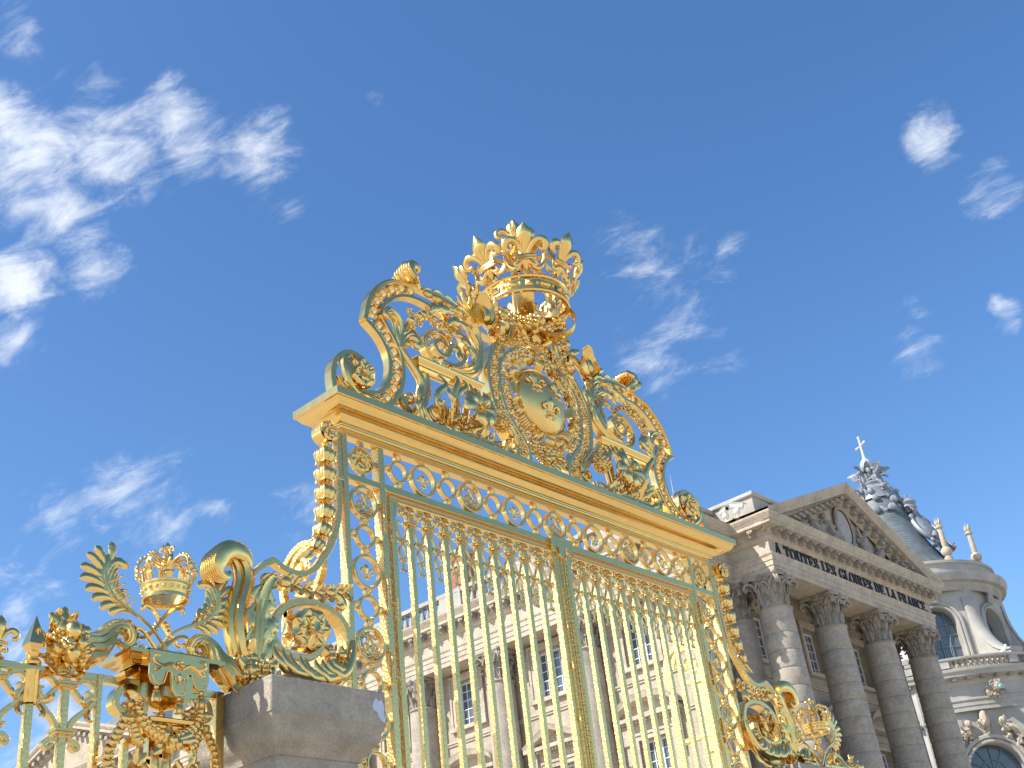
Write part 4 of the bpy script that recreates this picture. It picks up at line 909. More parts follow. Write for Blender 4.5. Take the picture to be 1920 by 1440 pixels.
# ---------------------------------------------------------------- crest
def crest(mir):
    F = (lambda q: q.mir()) if mir else (lambda q: q)
    y0, y1 = 0, .09; b = MB()
    A = cr([(0.354, 7.681), (0.377, 7.792), (0.421, 7.937), (0.501, 8.083), (0.625, 8.211), (0.739, 8.287), (0.853, 8.32), (0.967, 8.345), (1.084, 8.372), (1.208, 8.374), (1.373, 8.368), (1.519, 8.335), (1.664, 8.284), (1.779, 8.22), (1.862, 8.13), (1.897, 8.01), (1.89, 7.88), (1.872, 7.749), (1.805, 7.654), (1.719, 7.579), (1.627, 7.53), (1.531, 7.511), (1.447, 7.508), (1.327, 7.514), (1.231, 7.546), (1.165, 7.603), (1.13, 7.67), (1.121, 7.745), (1.153, 7.827), (1.237, 7.901), (1.336, 7.926), (1.42, 7.899), (1.472, 7.83), (1.471, 7.746), (1.425, 7.69), (1.365, 7.668), (1.305, 7.683), (1.27, 7.725), (1.275, 7.784), (1.32, 7.825), (1.378, 7.822), (1.405, 7.785)], 4)
    b.band(A, .05, y0, y1, .007)
    b.band(cr([(0.548, 7.816), (0.577, 7.907), (0.626, 7.984), (0.724, 8.082), (0.839, 8.156), (0.954, 8.197), (1.068, 8.212), (1.163, 8.211), (1.277, 8.205), (1.394, 8.195), (1.5, 8.166), (1.593, 8.112), (1.66, 8.04), (1.705, 7.95), (1.72, 7.86), (1.702, 7.77), (1.665, 7.712), (1.593, 7.645), (1.504, 7.61), (1.411, 7.60), (1.339, 7.60)], 4), .042, y0+.002, y1-.002, .006)
    b.band([(.354, 7.681), (.43, 7.69), (.51, 7.73), (.548, 7.80)], .03, y0+.02, y1-.02, .005)
    b.band(cr([(0.354, 7.681), (0.452, 7.621), (0.526, 7.557), (0.575, 7.490), (0.612, 7.415), (0.634, 7.331), (0.632, 7.237), (0.606, 7.12), (0.544, 7.015), (0.458, 6.939), (0.368, 6.896), (0.296, 6.888), (0.231, 6.9), (0.175, 6.932), (.13, 6.98)], 4), [.05]*12+[.04, .03], y0+.001, y1, .007)
    b.band(cr([(0.548, 7.816), (0.625, 7.721), (0.690, 7.632), (0.741, 7.549), (0.781, 7.462), (0.80, 7.359), (0.797, 7.236), (0.773, 7.119), (0.714, 6.997), (0.636, 6.889), (0.56, 6.825), (0.46, 6.775), (0.342, 6.765), (0.213, 6.785), (0.11, 6.83), (0.038, 6.884), (-0.003, 6.949)], 4), .046, y0+.001, y1, .007)
    b.band(cr([(-0.02, 6.66), (-.04, 6.74), (-0.055, 6.82), (-0.063, 6.903), (-0.058, 6.99), (-0.028, 7.083), (0.03, 7.166), (0.107, 7.226), (0.186, 7.248), (0.277, 7.232), (0.347, 7.185), (0.383, 7.118), (0.389, 7.05), (0.371, 6.985), (0.318, 6.928), (0.25, 6.898), (.18, 6.90)], 4), [.05, .06, .06, .05, .045, .04, .03], y0, y1+.01, .007)
    cs = obj('crest_scroll', F(b), M_GOLDP, gate)
    b = MB(); b.band(A[28:120], .016, y0-.012, y0+.004, .004); b.band(A[:30], .012, y0-.006, y0+.004, .004); obj('scroll_rib', F(b), M_GOLD, cs)
    for x, z in ((0.695, 7.455), (0.712, 7.315), (0.711, 7.181), (0.662, 7.042), (0.571, 6.919), (0.451, 6.835), (0.306, 6.828), (0.158, 6.85), (0.856, 8.255), (0.722, 8.18), (0.607, 8.085), (0.519, 7.963), (0.471, 7.835), (0.526, 7.689), (0.62, 7.587), (0.675, 7.50), (.98, 8.275)):
        if (x, z) == (.675, 7.5): continue
        b = MB(); b.ring(x, z, .058, .038, .012, .068, 18); obj('ring', F(b), M_GOLD, cs)
    b = MB()
    for x, z in ((1.18, 7.70), (1.19, 7.80), (1.27, 7.87), (1.38, 7.86), (1.25, 7.59), (1.36, 7.56), (1.47, 7.56), (1.43, 7.79)): b = MB(); b.blob((x, .03, z), .03, 8, 6); obj('bead', F(b), M_GOLD, cs)
    b = MB(); b.flower((.25, -.015, 7.055), FR, .14, 6); b.flower((.25, .10, 7.055), Y3, .12, 6); b.tubew([(.25, 0, 7.055), (.25, .1, 7.055)], .06, X3, 10); obj('flower', F(b), M_GOLD, cs)
    # acanthus dressing of the scroll
    b = MB()
    for i in range(5):
        b.tubew(cr([(.24-.02*i, -.01, 6.80+.012*i), (.12-.012*i, -.015, 6.87+.01*i), (.045+.012*i, -.02, 6.98), (.03+.03*i, -.02, 7.09-.004*i), (.09+.03*i, -.02, 7.165-.022*i), (.16+.012*i, -.01, 7.19-.035*i)], 5), [.012, .024, .030, .028, .022, .008], FR, 7)
    obj('acanthus_leaf', F(b), M_GOLD, cs, 50)
    ml = MB(); ml.leaf(cr([(1.76, -.02, 7.62), (1.86, -.02, 7.80), (1.89, -.02, 7.98), (1.84, -.02, 8.15), (1.70, -.02, 8.26), (1.52, -.02, 8.32), (1.32, -.02, 8.345), (1.14, -.02, 8.33)], 10), FR, [.03, .07, .085, .095, .105, .10, .08, .03], 9, .18, .015, 0, 5, .42); obj('acanthus_leaf', F(ml), M_GOLD, cs, 50)
    ml = MB(); ml.leaf(cr([(1.70, -.025, 8.24), (1.55, -.03, 8.25), (1.40, -.035, 8.22), (1.26, -.03, 8.17), (1.18, -.02, 8.10)], 8), FR, [.03, .06, .07, .06, .02], 5, .2, .015, 0, 4, .42); obj('acanthus_leaf', F(ml), M_GOLD, cs, 50)
    ml = MB(); ml.leaf(cr([(1.86, -.03, 7.95), (1.76, -.04, 8.06), (1.63, -.05, 8.12), (1.50, -.04, 8.10), (1.43, -.03, 8.03)], 8), FR, [.03, .055, .06, .045, .015], 4, .2, .015, 0, 4, .42); obj('acanthus_leaf', F(ml), M_GOLD, cs, 50)
    ml = MB(); ml.leaf(cr([(1.80, -.03, 7.66), (1.78, -.03, 7.82), (1.70, -.02, 7.95), (1.60, 0, 8.02), (1.54, .03, 8.00)], 8), FR, [.03, .06, .065, .05, .015], 5, .2, .015, 0, 4, .45); obj('acanthus_leaf', F(ml), M_GOLD, cs, 50)
    ml = MB(); ml.leaf(cr([(1.74, .0, 7.60), (1.66, .02, 7.74), (1.62, .04, 7.86), (1.56, .06, 7.92)], 7), FR, [.03, .06, .07, .01], 4, .2, .015, 0, 4, .45); obj('acanthus_leaf', F(ml), M_GOLD, cs, 50)
    ml = MB(); ml.leaf(cr([(1.76, .04, 7.95), (1.62, .06, 8.06), (1.48, .06, 8.08), (1.38, .06, 8.02)], 7), FR, [.02, .045, .05, .01], 4, .2, .015, 0, 4, .45); obj('acanthus_leaf', F(ml), M_GOLD, cs, 50)
    ml = MB(); ml.leaf(cr([(1.40, -.03, 7.52), (1.55, -.035, 7.52), (1.70, -.035, 7.58), (1.82, -.03, 7.70), (1.87, -.03, 7.86)], 8), FR, [.02, .06, .08, .08, .03], 2, .3, .015, 0, 5, .1); obj('acanthus_leaf', F(ml), M_GOLD, cs, 50)
    # curled leaf standing on the arch, and the cup at the scroll's top
    b = MB()
    for k in range(-3, 4):
        o = k*.021
        c = cr([(1.12, .045+o*.5, 8.36), (1.06, .045+o*.9, 8.40), (1.00, .045+o*1.3, 8.45), (.955, .045+o*1.6, 8.52-.01*abs(k)), (.96, .045+o*1.6, 8.59-.012*abs(k)), (1.02, .045+o*1.5, 8.615-.014*abs(k)), (1.075, .045+o*1.2, 8.585), (1.085, .045+o, 8.535)], 4)
        b.tubew(c, [.03, .035, .04, .045, .045, .04, .032, .012], Y3, 7, 1.1, .5)
    for k in range(-2, 3): b.tubew(cr([(1.05, .045+k*.03, 8.40), (.98, .045+k*.05, 8.41), (.915, .045+k*.06, 8.45), (.90, .045+k*.06, 8.50)], 4), [.03, .035, .03, .012], Y3, 6)
    obj('curled_leaf', F(b), M_GOLD, cs, 50)
    b = MB()
    rows = []
    for i in range(9):
        t = i/8; rows.append([(1.90+.11*math.cos(a)*(.5+.75*t)+.03*t, .03-.16*t+.02*math.sin(3*a)*t, 8.33+(.13+.05*t)*math.sin(a)*(.5+.6*t)+.06*t+.008*math.cos(9*a)*t) for a in [2*math.pi*k/30 for k in range(30)]])
    b.quadgrid(rows, False, True); b.quadgrid([[(x*.9+.19, y+.012, z*.9+.835) for x, y, z in r] for r in rows][::-1], False, True)
    for i in range(9): a = i*.7; b.leaf(cr([(1.86, .05, 8.22), (1.80+.02*i, .0, 8.30), (1.80+.13*math.cos(a), -.03, 8.36+.1*math.sin(a)), (1.78+.2*math.cos(a), -.05, 8.38+.17*math.sin(a))], 3), FR, [.03, .05, .04, .01], 3, .2, .01, 0, 2)
    b.tubew(cr([(1.93, -.06, 8.44), (1.95, -.10, 8.36), (1.94, -.10, 8.28), (1.90, -.06, 8.26)], 5), [.03, .05, .045, .02], FR, 8); b.tubew([(1.86, .03, 8.34), (2.1, .04, 8.47)], [.05, .06, .05], FR, 8)
    obj('scroll_cup', F(b), M_GOLD, cs, 50)
    # inner leaf stem, buds
    b = MB()
    b.tubew(cr([(1.03, .03, 7.02), (1.018, .03, 7.096), (1.036, .03, 7.189), (1.017, .02, 7.271), (0.971, .02, 7.336), (0.916, .02, 7.397), (0.861, .02, 7.451), (0.812, .02, 7.50), (0.787, .02, 7.56), (0.765, .02, 7.647), (0.758, .02, 7.743), (0.735, .015, 7.823), (0.68, .01, 7.868), (0.627, 0, 7.865), (0.60, -.01, 7.82), (0.62, -.02, 7.79)], 5), [.065, .06, .055, .05, .046, .042, .04, .042, .045, .05, .05, .03], FR, 9, 1, .8)
    b.tubew(cr([(1.0, .05, 6.98), (1.06, .05, 7.06), (1.115, .05, 7.14), (1.137, .05, 7.24), (1.132, .05, 7.33), (1.09, .05, 7.40)], 5), [.05, .05, .05, .045, .04], FR, 9, 1, .8)
    b.tubew(cr([(.79, .02, 7.53), (.80, .02, 7.61), (.81, .02, 7.69), (.85, .01, 7.785), (.89, 0, 7.85)], 4), [.045, .05, .045, .03], FR, 8)
    b.leaf(cr([(.79, 0, 7.57), (.83, -.01, 7.66), (.90, -.02, 7.715), (.97, -.03, 7.70), (1.0, -.04, 7.655), (.965, -.05, 7.61), (.92, -.05, 7.61)], 5), FR, [.05, .08, .085, .07, .06, .05, .02], 4, .25, .015, 0, 4)
    b.tubew(cr([(0.85, .01, 7.66), (.92, .0, 7.69), (.98, -.01, 7.67), (.985, -.01, 7.62), (.93, -.01, 7.6)], 4), [.03, .05, .05, .045, .02], FR, 8); b.blob((.87, 0, 7.60), .035)
    b.leaf(cr([(.79, 0, 7.62), (.78, -.01, 7.74), (.74, -.02, 7.83), (.66, -.03, 7.875), (.60, -.04, 7.84)], 5), FR, [.03, .06, .07, .06, .02], 3, .25, .015)
    for x, z, r in ((.62, 7.47, .06),): b.ring(x+.245, z-.02, .06, .035, .02, .06, 14)
    obj('leaf_stem', F(b), M_GOLD, cs, 50)
    b = MB(); bp = [(0.88, 7.86), (0.934, 7.89), (1.0, 7.95), (1.045, 8.0), (1.116, 8.03), (1.223, 8.044), (1.309, 8.037), (1.392, 7.996), (1.44, 7.95), (1.471, 7.90)]
    b.tubew(cr([(x, .01, z) for x, z in bp], 3), [.016, .014, .01], FR, 6)
    for i, (x, z) in enumerate(bp):
        r = (.06, .05, .06, .065, .055, .04, .045, .035, .045, .02)[i]; d = V((bp[min(i+1, 9)][0]-x, 0, bp[min(i+1, 9)][1]-z)); d = d if d.length else V((0, 0, -1))
        b.bell((x, -.005, z), d+V((0, -.02, .0)), r*.8, r*1.5, 4, 12)
    for x, z in ((.907, 7.98), (1.16, 8.10), (1.215, 7.966), (1.03, 7.90), (.93, 7.82)): b.rosette((x, -.02, z), X3, Z3, FR, .045, 5, .6, .3, 20)
    obj('bud_spray', F(b), M_GOLD, cs, 50)
    # little rail under the scroll, with strut
    b = MB()
    pr = [(-.03, 7.37), (.0, 7.37), (.01, 7.40), (.025, 7.405), (.03, 7.43), (.045, 7.445), (.06, 7.47), (.06, 7.485), (-.03, 7.49)]
    b.mould([(1.0, .07), (1.0, .0), (1.80, .0), (1.80, .07)], pr, True, False)
    b.band([(1.815, 7.45), (1.84, 7.37), (1.89, 7.28), (1.94, 7.2)], .04, 0, .07, .005); obj('crest_rail', F(b), M_GOLDP, cs)
    # base scrolls with leaves
    b = MB()
    b.band(cr([(1.02, 7.02), (.96, 6.965), (.93, 6.90), (.96, 6.845), (1.03, 6.815), (1.12, 6.80), (1.21, 6.805), (1.262, 6.85), (1.262, 6.916), (1.207, 6.975), (1.13, 6.99), (1.075, 6.95), (1.075, 6.89), (1.12, 6.855), (1.17, 6.87)], 4), .034, -.04, .06, .006)
    b.leaf(cr([(1.03, -.05, 7.06), (.97, -.06, 6.98), (.94, -.06, 6.9), (.98, -.06, 6.82), (1.06, -.06, 6.77)], 5), FR, [.04, .07, .08, .08, .02], 4, .25)
    obj('base_scroll', F(b), M_GOLD, cs, 50); b = MB()
    b.band(cr([(1.95, 7.22), (2.05, 7.19), (2.13, 7.11), (2.218, 7.04), (2.275, 6.98), (2.27, 6.90), (2.21, 6.855), (2.15, 6.87), (2.13, 6.92), (2.17, 6.955), (2.2, 6.93)], 4), .036, -.03, .05, .006)
    b.leaf(cr([(1.96, -.03, 7.24), (2.06, -.04, 7.20), (2.15, -.05, 7.11), (2.24, -.05, 7.02), (2.28, -.05, 6.92)], 6), FR, [.03, .07, .08, .06, .02], 4, .25)
    b.band(cr([(2.04, 6.88), (2.03, 6.80), (2.07, 6.74), (2.13, 6.72)], 4), .034, -.03, .05, .006)
    obj('base_scroll', F(b), M_GOLD, cs, 50); b = MB()
    for i in range(4): b.tubew(cr([(.86+.02*i, .05, 6.75), (.82+.03*i, .06, 6.85), (.84-.02*i, .07, 6.95+.02*i), (.88, .06, 7.03)], 4), [.03, .04, .03, .01], FR, 6)
    b.heap((.87, .08, 7.02), (.06, .05, .07), 10, .04, 3, 4); obj('base_bud', F(b), M_GOLD, cs, 50)
    # bouquet: lily, berries, blades
    b = MB(); rn = random.Random(8)
    c0 = V((1.62, -.16, 7.07))
    for k, (tx, tz, ty) in enumerate(((1.44, 7.20, -.17), (1.76, 7.26, -.16), (1.37, 7.02, -.20), (1.55, 6.86, -.20), (1.75, 6.90, -.2), (1.83, 7.06, -.18))):
        e = V((tx, ty, tz)); mpt = c0.lerp(e, .55)+V((0, -.05, 0)); n = V((0, -1, .15)); b.leaf(cr([c0, c0.lerp(e, .25)+V((0, -.035, 0)), mpt, c0.lerp(e, .85)+V((0, -.03, 0)), e+V((0, .02, 0))], 4), n, [.02, .055, .075, .06, .008], 1, .18, .01, 0, 3, .05)
    b.blob(c0+V((0, -.04, 0)), .03); 
    for k in range(5): b.tubew([c0, c0+V((.03*math.cos(k*1.3), -.11, .03*math.sin(k*1.3)))], [.006, .006], X3, 5); b.blob(c0+V((.03*math.cos(k*1.3), -.11, .03*math.sin(k*1.3))), .012, 6, 4)
    obj('lily_flower', F(b), M_GOLD, cs, 50)
    b = MB()
    for (x, z, x2, z2, lean) in ((1.30, 6.80, 1.25, 7.40, -.10), (1.36, 6.85, 1.36, 7.33, .06), (1.44, 6.9, 1.46, 7.50, -.03), (1.50, 6.9, 1.55, 7.48, -.08), (1.56, 6.9, 1.66, 7.46, -.02), (1.66, 6.9, 1.76, 7.44, .05), (1.28, 6.8, 1.19, 7.18, .02), (1.74, 6.85, 1.86, 7.30, .06)):
        b.leaf(cr([(x, .0, z), ((x+x2)/2+lean, -.05, (z+z2)/2), (x2-lean*.5, -.06, z2-.12), (x2, -.01, z2)], 6), FR, [.03, .045, .035, .022, .008], 1, .3, .01, 0, 2, .05)
    for i in range(22):
        a = rn.uniform(-1.3, 1.3); x = rn.uniform(1.22, 1.95); z = rn.uniform(6.68, 6.95); ln = rn.uniform(.12, .26)
        d = V((math.sin(a), rn.uniform(-.4, -.1), math.cos(a)*.8)); b.leaf(cr([(x, -.03, z), V((x, -.06, z))+d*ln*.5, V((x, -.10, z))+d*ln], 5), FR+V((rn.uniform(-.4, .4), 0, .4)), [.025, .05, .012], 3, .25, .01, 0, 2)
    for i in range(16):
        x = rn.uniform(1.3, 2.0); b.tubew(cr([(x, -.03, 6.66), (x+rn.uniform(-.1, .1), -.12, 6.74), (x+rn.uniform(-.15, .15), -.16, 6.72)], 4), [.03, .035, .01], FR, 6)
    b.heap((1.6, -.02, 6.78), (.34, .06, .12), 30, .04, 12, 10); obj('foliage_bouquet', F(b), M_GOLD, cs, 50)
    b = MB(); b.blob((2.0, -.10, 7.06), .085, 12, 9)
    for i in range(60):
        z = 1-2*(i+.5)/60; r = math.sqrt(1-z*z); a = i*2.4; b.blob((2.0+.09*r*math.cos(a), -.10+.09*r*math.sin(a), 7.06+.09*z), .018, 6, 4)
    b.leaf(cr([(1.86, -.05, 7.32), (1.88, -.08, 7.22), (1.93, -.09, 7.14)], 5), FR, [.05, .07, .03], 2, .3); b.rosette((1.93, -.06, 7.25), X3, Z3, FR, .05, 5, .5, .3); obj('berry_head', F(b), M_GOLD, cs, 50)
crest(False); crest(True)

# ---------------------------------------------------------------- shield
def ellp(cx, cz, rx, rz, n=60): return [(cx+rx*math.cos(2*math.pi*k/n), cz+rz*math.sin(2*math.pi*k/n)) for k in range(n)]
OUT = [(2.8, 8.43), (2.66, 8.395), (2.53, 8.347), (2.334, 8.245), (2.192, 8.131), (2.093, 8.01), (2.03, 7.876), (1.99, 7.742), (1.985, 7.566), (2.01, 7.38), (2.06, 7.24), (2.14, 7.12), (2.22, 7.03), (2.29, 6.94), (2.30, 6.84), (2.25, 6.75), (2.20, 6.67)]
INN = [(2.8, 8.285), (2.68, 8.255), (2.56, 8.205), (2.43, 8.131), (2.301, 8.031), (2.21, 7.911), (2.16, 7.77), (2.145, 7.621), (2.155, 7.465), (2.195, 7.325), (2.26, 7.22), (2.34, 7.13), (2.42, 7.04), (2.48, 6.94), (2.49, 6.83), (2.47, 6.74), (2.42, 6.67)]
sh = obj('shield', (lambda b: (b.band(cr(OUT, 5)+cr([(5.6-x, z) for x, z in OUT], 5)[::-1], .05, -.03, .11, .007), b.band(cr(INN, 5)+cr([(5.6-x, z) for x, z in INN], 5)[::-1], .042, -.025, .10, .006), b)[-1])(MB()), M_GOLDP, gate)
b = MB(); rows = []
for q, h in ((1.0, .02), (1.0, .05), (.97, .075), (.9, .10), (.75, .135), (.55, .16), (.3, .178), (.02, .185)):
    rows.append([(2.8+.375*q*math.cos(a), .05-h, 7.60+.385*q*math.sin(a)) for a in [2*math.pi*k/48 for k in range(48)]])
b.quadgrid(rows[::-1], False, True); b.v = b.v; obj('boss', b, M_GOLDM, sh)
b = MB(); b.tubew([(x, -.0, z) for x, z in ellp(2.8, 7.6, .382, .392)], .018, FR, 8, 1, 1, True); obj('boss_rim', b, M_GOLD, sh)
for x, z, tl in ((2.63, 7.70, -.0), (2.97, 7.70, .0), (2.80, 7.42, 0)):
    dx, dz = (x-2.8)/.375, (z-7.6)/.385; r = math.hypot(dx, dz); y = .05-(.185-.11*r*r); n = V((dx*.4, -1, dz*.4)).normalized(); up = (Z3-n*n.z).normalized(); u = up.cross(n)*-1
    u = n.cross(up)*-1 if False else up.cross(n)
    b = MB(); b.lis((x, y, z), u, up, n, .195); b.v = b.v; obj('lily', b, M_GOLD, sh, 50)
b = MB()
for i in range(8):                                     # collar of shells and knotted bars
    a = 2*math.pi*i/8+.39; c = V((2.8+.475*math.cos(a), -.02, 7.6+.48*math.sin(a))); d = V((math.cos(a), 0, math.sin(a))); t = V((-d.z, 0, d.x))
    rows = []
    for j in range(6):
        q = j/5; rows.append([c+(d*math.cos(R(k*11.5))+t*math.sin(R(k*11.5)))*(.02+.088*q)-d*.055+FR*(.05*math.sin(math.pi*min(1, q*.9+.1))+.012*math.cos(k*math.pi)) for k in range(-8, 9)])
    b.quadgrid(rows); b.quadgrid([[p-FR*.02 for p in r] for r in rows][::-1])
    for k in range(-2, 3):
        a2 = a+2*math.pi/16+k*.055; d2 = V((math.cos(a2), 0, math.sin(a2))); o = V((2.8, -.01, 7.6)); b.tubew(cr([o+d2*.40, o+d2*.445+FR*.045, o+d2*.495+FR*.045, o+d2*.53], 3), .0125, FR, 6)
obj('shell_collar', b, M_GOLD, sh, 45)
b = MB(); rn = random.Random(21)
def curl(b, x, z, s, y=.03):
    a = rn.uniform(0, 6.28); g = rn.choice((-1, 1)); p = []
    for k in range(7): t = k/6; r = s*(1-.75*t); p.append((x+r*math.cos(a+g*t*5.), y-.035*math.sin(3*t)-.01, z+r*math.sin(a+g*t*5.)))
    b.tubew(p, [s*.28, s*.34, s*.28, s*.16], FR, 5)
for i in range(330):                                   # pierced foliage between collar and frame
    a = rn.uniform(0, 6.28); q = rn.random(); r0 = .50; x1, z1 = 2.8+.62*math.cos(a), 7.56+(.70 if math.sin(a) > 0 else .56)*math.sin(a); x0, z0 = 2.8+r0*math.cos(a), 7.6+r0*math.sin(a)
    x, z = x0+(x1-x0)*q, z0+(z1-z0)*q; curl(b, x, z, rn.uniform(.025, .05))
obj('pierced_foliage', b, M_GOLD, sh, 60)
def lace(pts, w, n, seed, name):
    b = MB()
    for i in range(n):
        t = i/(n-1); k = min(int(t*(len(pts)-1)), len(pts)-2); f = t*(len(pts)-1)-k; p = V(pts[k]).lerp(V(pts[k+1]), f)
        if i % 3 == 0: b.rosette((p.x, .0, p.y), X3, Z3, FR, w*.55, 5, .7, .3, 20)
        else:
            for _ in range(3): curl(b, p.x+rn.uniform(-w, w)*.45, p.y+rn.uniform(-w, w)*.45, rn.uniform(.02, .036), .02)
    return b
mid = [((a[0]+c[0])/2, (a[1]+c[1])/2) for a, c in zip(cr(OUT, 5), cr(INN, 5))]
b = lace(mid, .09, 60, 3, ''); obj('frame_lacework', b, M_GOLD, sh, 60); obj('frame_lacework', lace([(5.6-x, z) for x, z in mid], .09, 60, 5, ''), M_GOLD, sh, 60)
b = MB(); b.heap((2.8, .02, 6.99), (.30, .05, .10), 46, .035, 31, 12); b.heap((2.79, -.01, 6.86), (.06, .05, .22), 34, .035, 37, 8); b.heap((2.83, .02, 6.80), (.10, .05, .14), 22, .03, 32, 6); obj('pendant_badge', b, M_GOLD, sh, 50)
b = MB(); b.heap((3.12, -.02, 8.22), (.24, .05, .11), 40, .036, 41, 12); b.heap((2.55, .0, 8.30), (.26, .05, .07), 24, .03, 42, 8); obj('top_foliage', b, M_GOLD, sh, 50)

# ---------------------------------------------------------------- crown
KX, KY = 2.8, .05; KO = V((KX, KY, 0))
kp = lambda a, r, z: KO+V((r*math.cos(a), r*math.sin(a), z))
cw = obj('crown', (lambda b: (b.lathe([(.455, 8.955), (.455, 8.76), (.475, 8.745), (.50, 8.75), (.515, 8.765), (.515, 8.78), (.492, 8.79), (.492, 8.915), (.515, 8.925), (.525, 8.945), (.515, 8.965), (.49, 8.97), (.455, 8.955)], 64, (KX, KY, 0)), b)[-1])(MB()), M_GOLDP, gate, 30)
b = MB()
for i in range(16):
    a = 2*math.pi*i/16+.06; p = kp(a, .497, 8.852); d = V((math.cos(a), math.sin(a), 0)); t = V((-d.y, d.x, 0))
    if i % 2: b.blob(p, (.07, .03, .042), 10, 6, (t, d, Z3))
    else:
        q = [p+t*sx*.045+Z3*sz*.036+d*.006 for sx, sz in ((-1, -1), (1, -1), (1, 1), (-1, 1))]; tip = p+d*.035
        for k in range(4): b.face([q[k], q[(k+1) % 4], tip])
        b.tubew(q, .008, d, 5, 1, 1, True)
    b.blob(kp(a+.196, .497, 8.852), .02, 8, 5)
obj('jewel_row', b, M_GOLD, cw, 50)
for i in range(8):
    a = R(45*i+2); d = V((math.cos(a), math.sin(a), 0)); t = V((-d.y, d.x, 0)); up = (Z3+d*.52).normalized(); w = (d-up*d.dot(up)).normalized()
    b = MB(); b.lis(kp(a, .58, 9.14), t, up, w, .375); obj('lily_finial', b, M_GOLD, cw, 50)
    a2 = a+R(22.5); b = MB(); d2 = V((math.cos(a2), math.sin(a2), 0)); t2 = V((-d2.y, d2.x, 0))
    for s in (-1, 1): b.tubew(cr([kp(a2-s*R(16), .545, 9.15), kp(a2-s*R(14), .54, 9.05), kp(a2-s*R(9), .535, 9.02), kp(a2-s*R(3), .545, 9.06), kp(a2, .56, 9.15)], 4), [.02, .028, .03, .026, .02], d2, 7)
    b.tubew([kp(a2, .56, 9.12), kp(a2, .575, 9.2)], .02, d2, 7); b.blob(kp(a2, .58, 9.23), .038, 8, 6); obj('pearl_pin', b, M_GOLD, cw, 50)
    b = MB(); c = cr([kp(a, r, z) for r, z in ((.48, 8.96), (.50, 9.2), (.46, 9.42), (.36, 9.54), (.24, 9.52), (.12, 9.44), (.03, 9.40))], 5); b.tubew(c, .048, t, 8, .35, 1); b.tubew(c, .018, t, 6)
    obj('arch', b, M_GOLD, cw, 40)
b = MB(); b.lathe([(.02, 9.36), (.09, 9.42), (.10, 9.5), (.05, 9.54), (.09, 9.57), (.10, 9.62), (.04, 9.66)], 14, (KX, KY, 0))
for k in range(2):
    a = R(45+90*k); t = V((math.cos(a), math.sin(a), 0)); b.lis(kp(0, 0, 9.76), t, Z3, V((-t.y, t.x, 0)), .34)
obj('top_lily', b, M_GOLD, cw, 50)
for i, a in enumerate((225, 45, 135, 315)):
    a = R(a); d = V((math.cos(a), math.sin(a), 0)); t = V((-d.y, d.x, 0)); b = MB()
    b.tubew(cr([kp(a, r, z) for r, z in ((.47, 8.77), (.40, 8.70), (.28, 8.66), (.14, 8.68), (.03, 8.70))], 5), .075, t, 8, .22, 1)
    if i > 1:
        b.tubew(cr([kp(a, r, z) for r, z in ((.46, 8.80), (.54, 8.70), (.53, 8.56), (.44, 8.47), (.30, 8.44), (.17, 8.47), (.10, 8.54))], 5), .085, t, 10, .2, 1)
        for s in (-1, 1): b.rosette(kp(a, .34, 8.58)+t*s*.03, d, Z3, t*s, .10, 6, .5, .3)
    obj('cradle_strap', b, M_GOLD, cw, 40)
b = MB(); b.heap((2.76, -.10, 8.50), (.26, .10, .06), 34, .042, 51, 10, V((-.6, -.8, -.1)))
for i in range(5): a = R(190+i*15); p = kp(a, .30, 8.50-.05*math.sin(i/4*3.14)); b.blob(p, (.06, .06, .07)); b.rosette(p+V((-.04, -.05, .02*(i % 2))), V((.8, -.6, .2*i-.4)), Z3, V((-.6, -.8, 0)), (.08, .05, .07)[i % 3], 5, .5, .3, 20)
obj('fruit_garland', b, M_GOLD, cw, 50)
b = MB(); b.lathe([(.20, 8.38), (.16, 8.42), (.10, 8.48), (.09, 8.54), (.14, 8.60), (.2, 8.66)], 16, (KX, KY, 0), lambda a, t: 1+.08*math.cos(8*a))
for s in (-1, 1): b.tubew(cr([(KX+s*.08, -.03, 8.66), (KX+s*.20, -.05, 8.60), (KX+s*.24, -.05, 8.48), (KX+s*.18, -.03, 8.40), (KX+s*.12, -.02, 8.36)], 5), [.04, .05, .05, .045, .03], FR, 8)
for s in (-1, 1): b.tubew(cr([(KX+s*.40, -.02, 8.62), (KX+s*.34, -.03, 8.50), (KX+s*.38, -.03, 8.36), (KX+s*.42, -.02, 8.22)], 5), [.03, .035, .035, .05], FR, 8)
obj('crown_stand', b, M_GOLD, cw, 50)
for s in (-1, 1):                                      # fruit drops either side of the stand
    b = MB(); x = KX+s*.53; b.heap((x, .0, 8.42), (.10, .09, .16), 30, .05, 60+s, 10); b.heap((x+s*.02, .0, 8.22), (.06, .06, .14), 18, .04, 64+s, 8); b.lathe([(.10, 0), (.13, .03), (.10, .07), (.06, .05)], 18, (x, .02, 8.33), None, (FR, Z3, X3*s))
    b.tubew(cr([(x, 0, 8.6), (x+s*.01, -.02, 8.5), (x, 0, 8.3)], 4), [.03, .04, .03], FR, 7); b.leaf(cr([(x, -.02, 8.12), (x+s*.03, -.03, 8.04), (x+s*.05, -.02, 7.95)], 4), FR, [.03, .045, .01], 2, .2); obj('fruit_drop', b, M_GOLD, cw, 50)

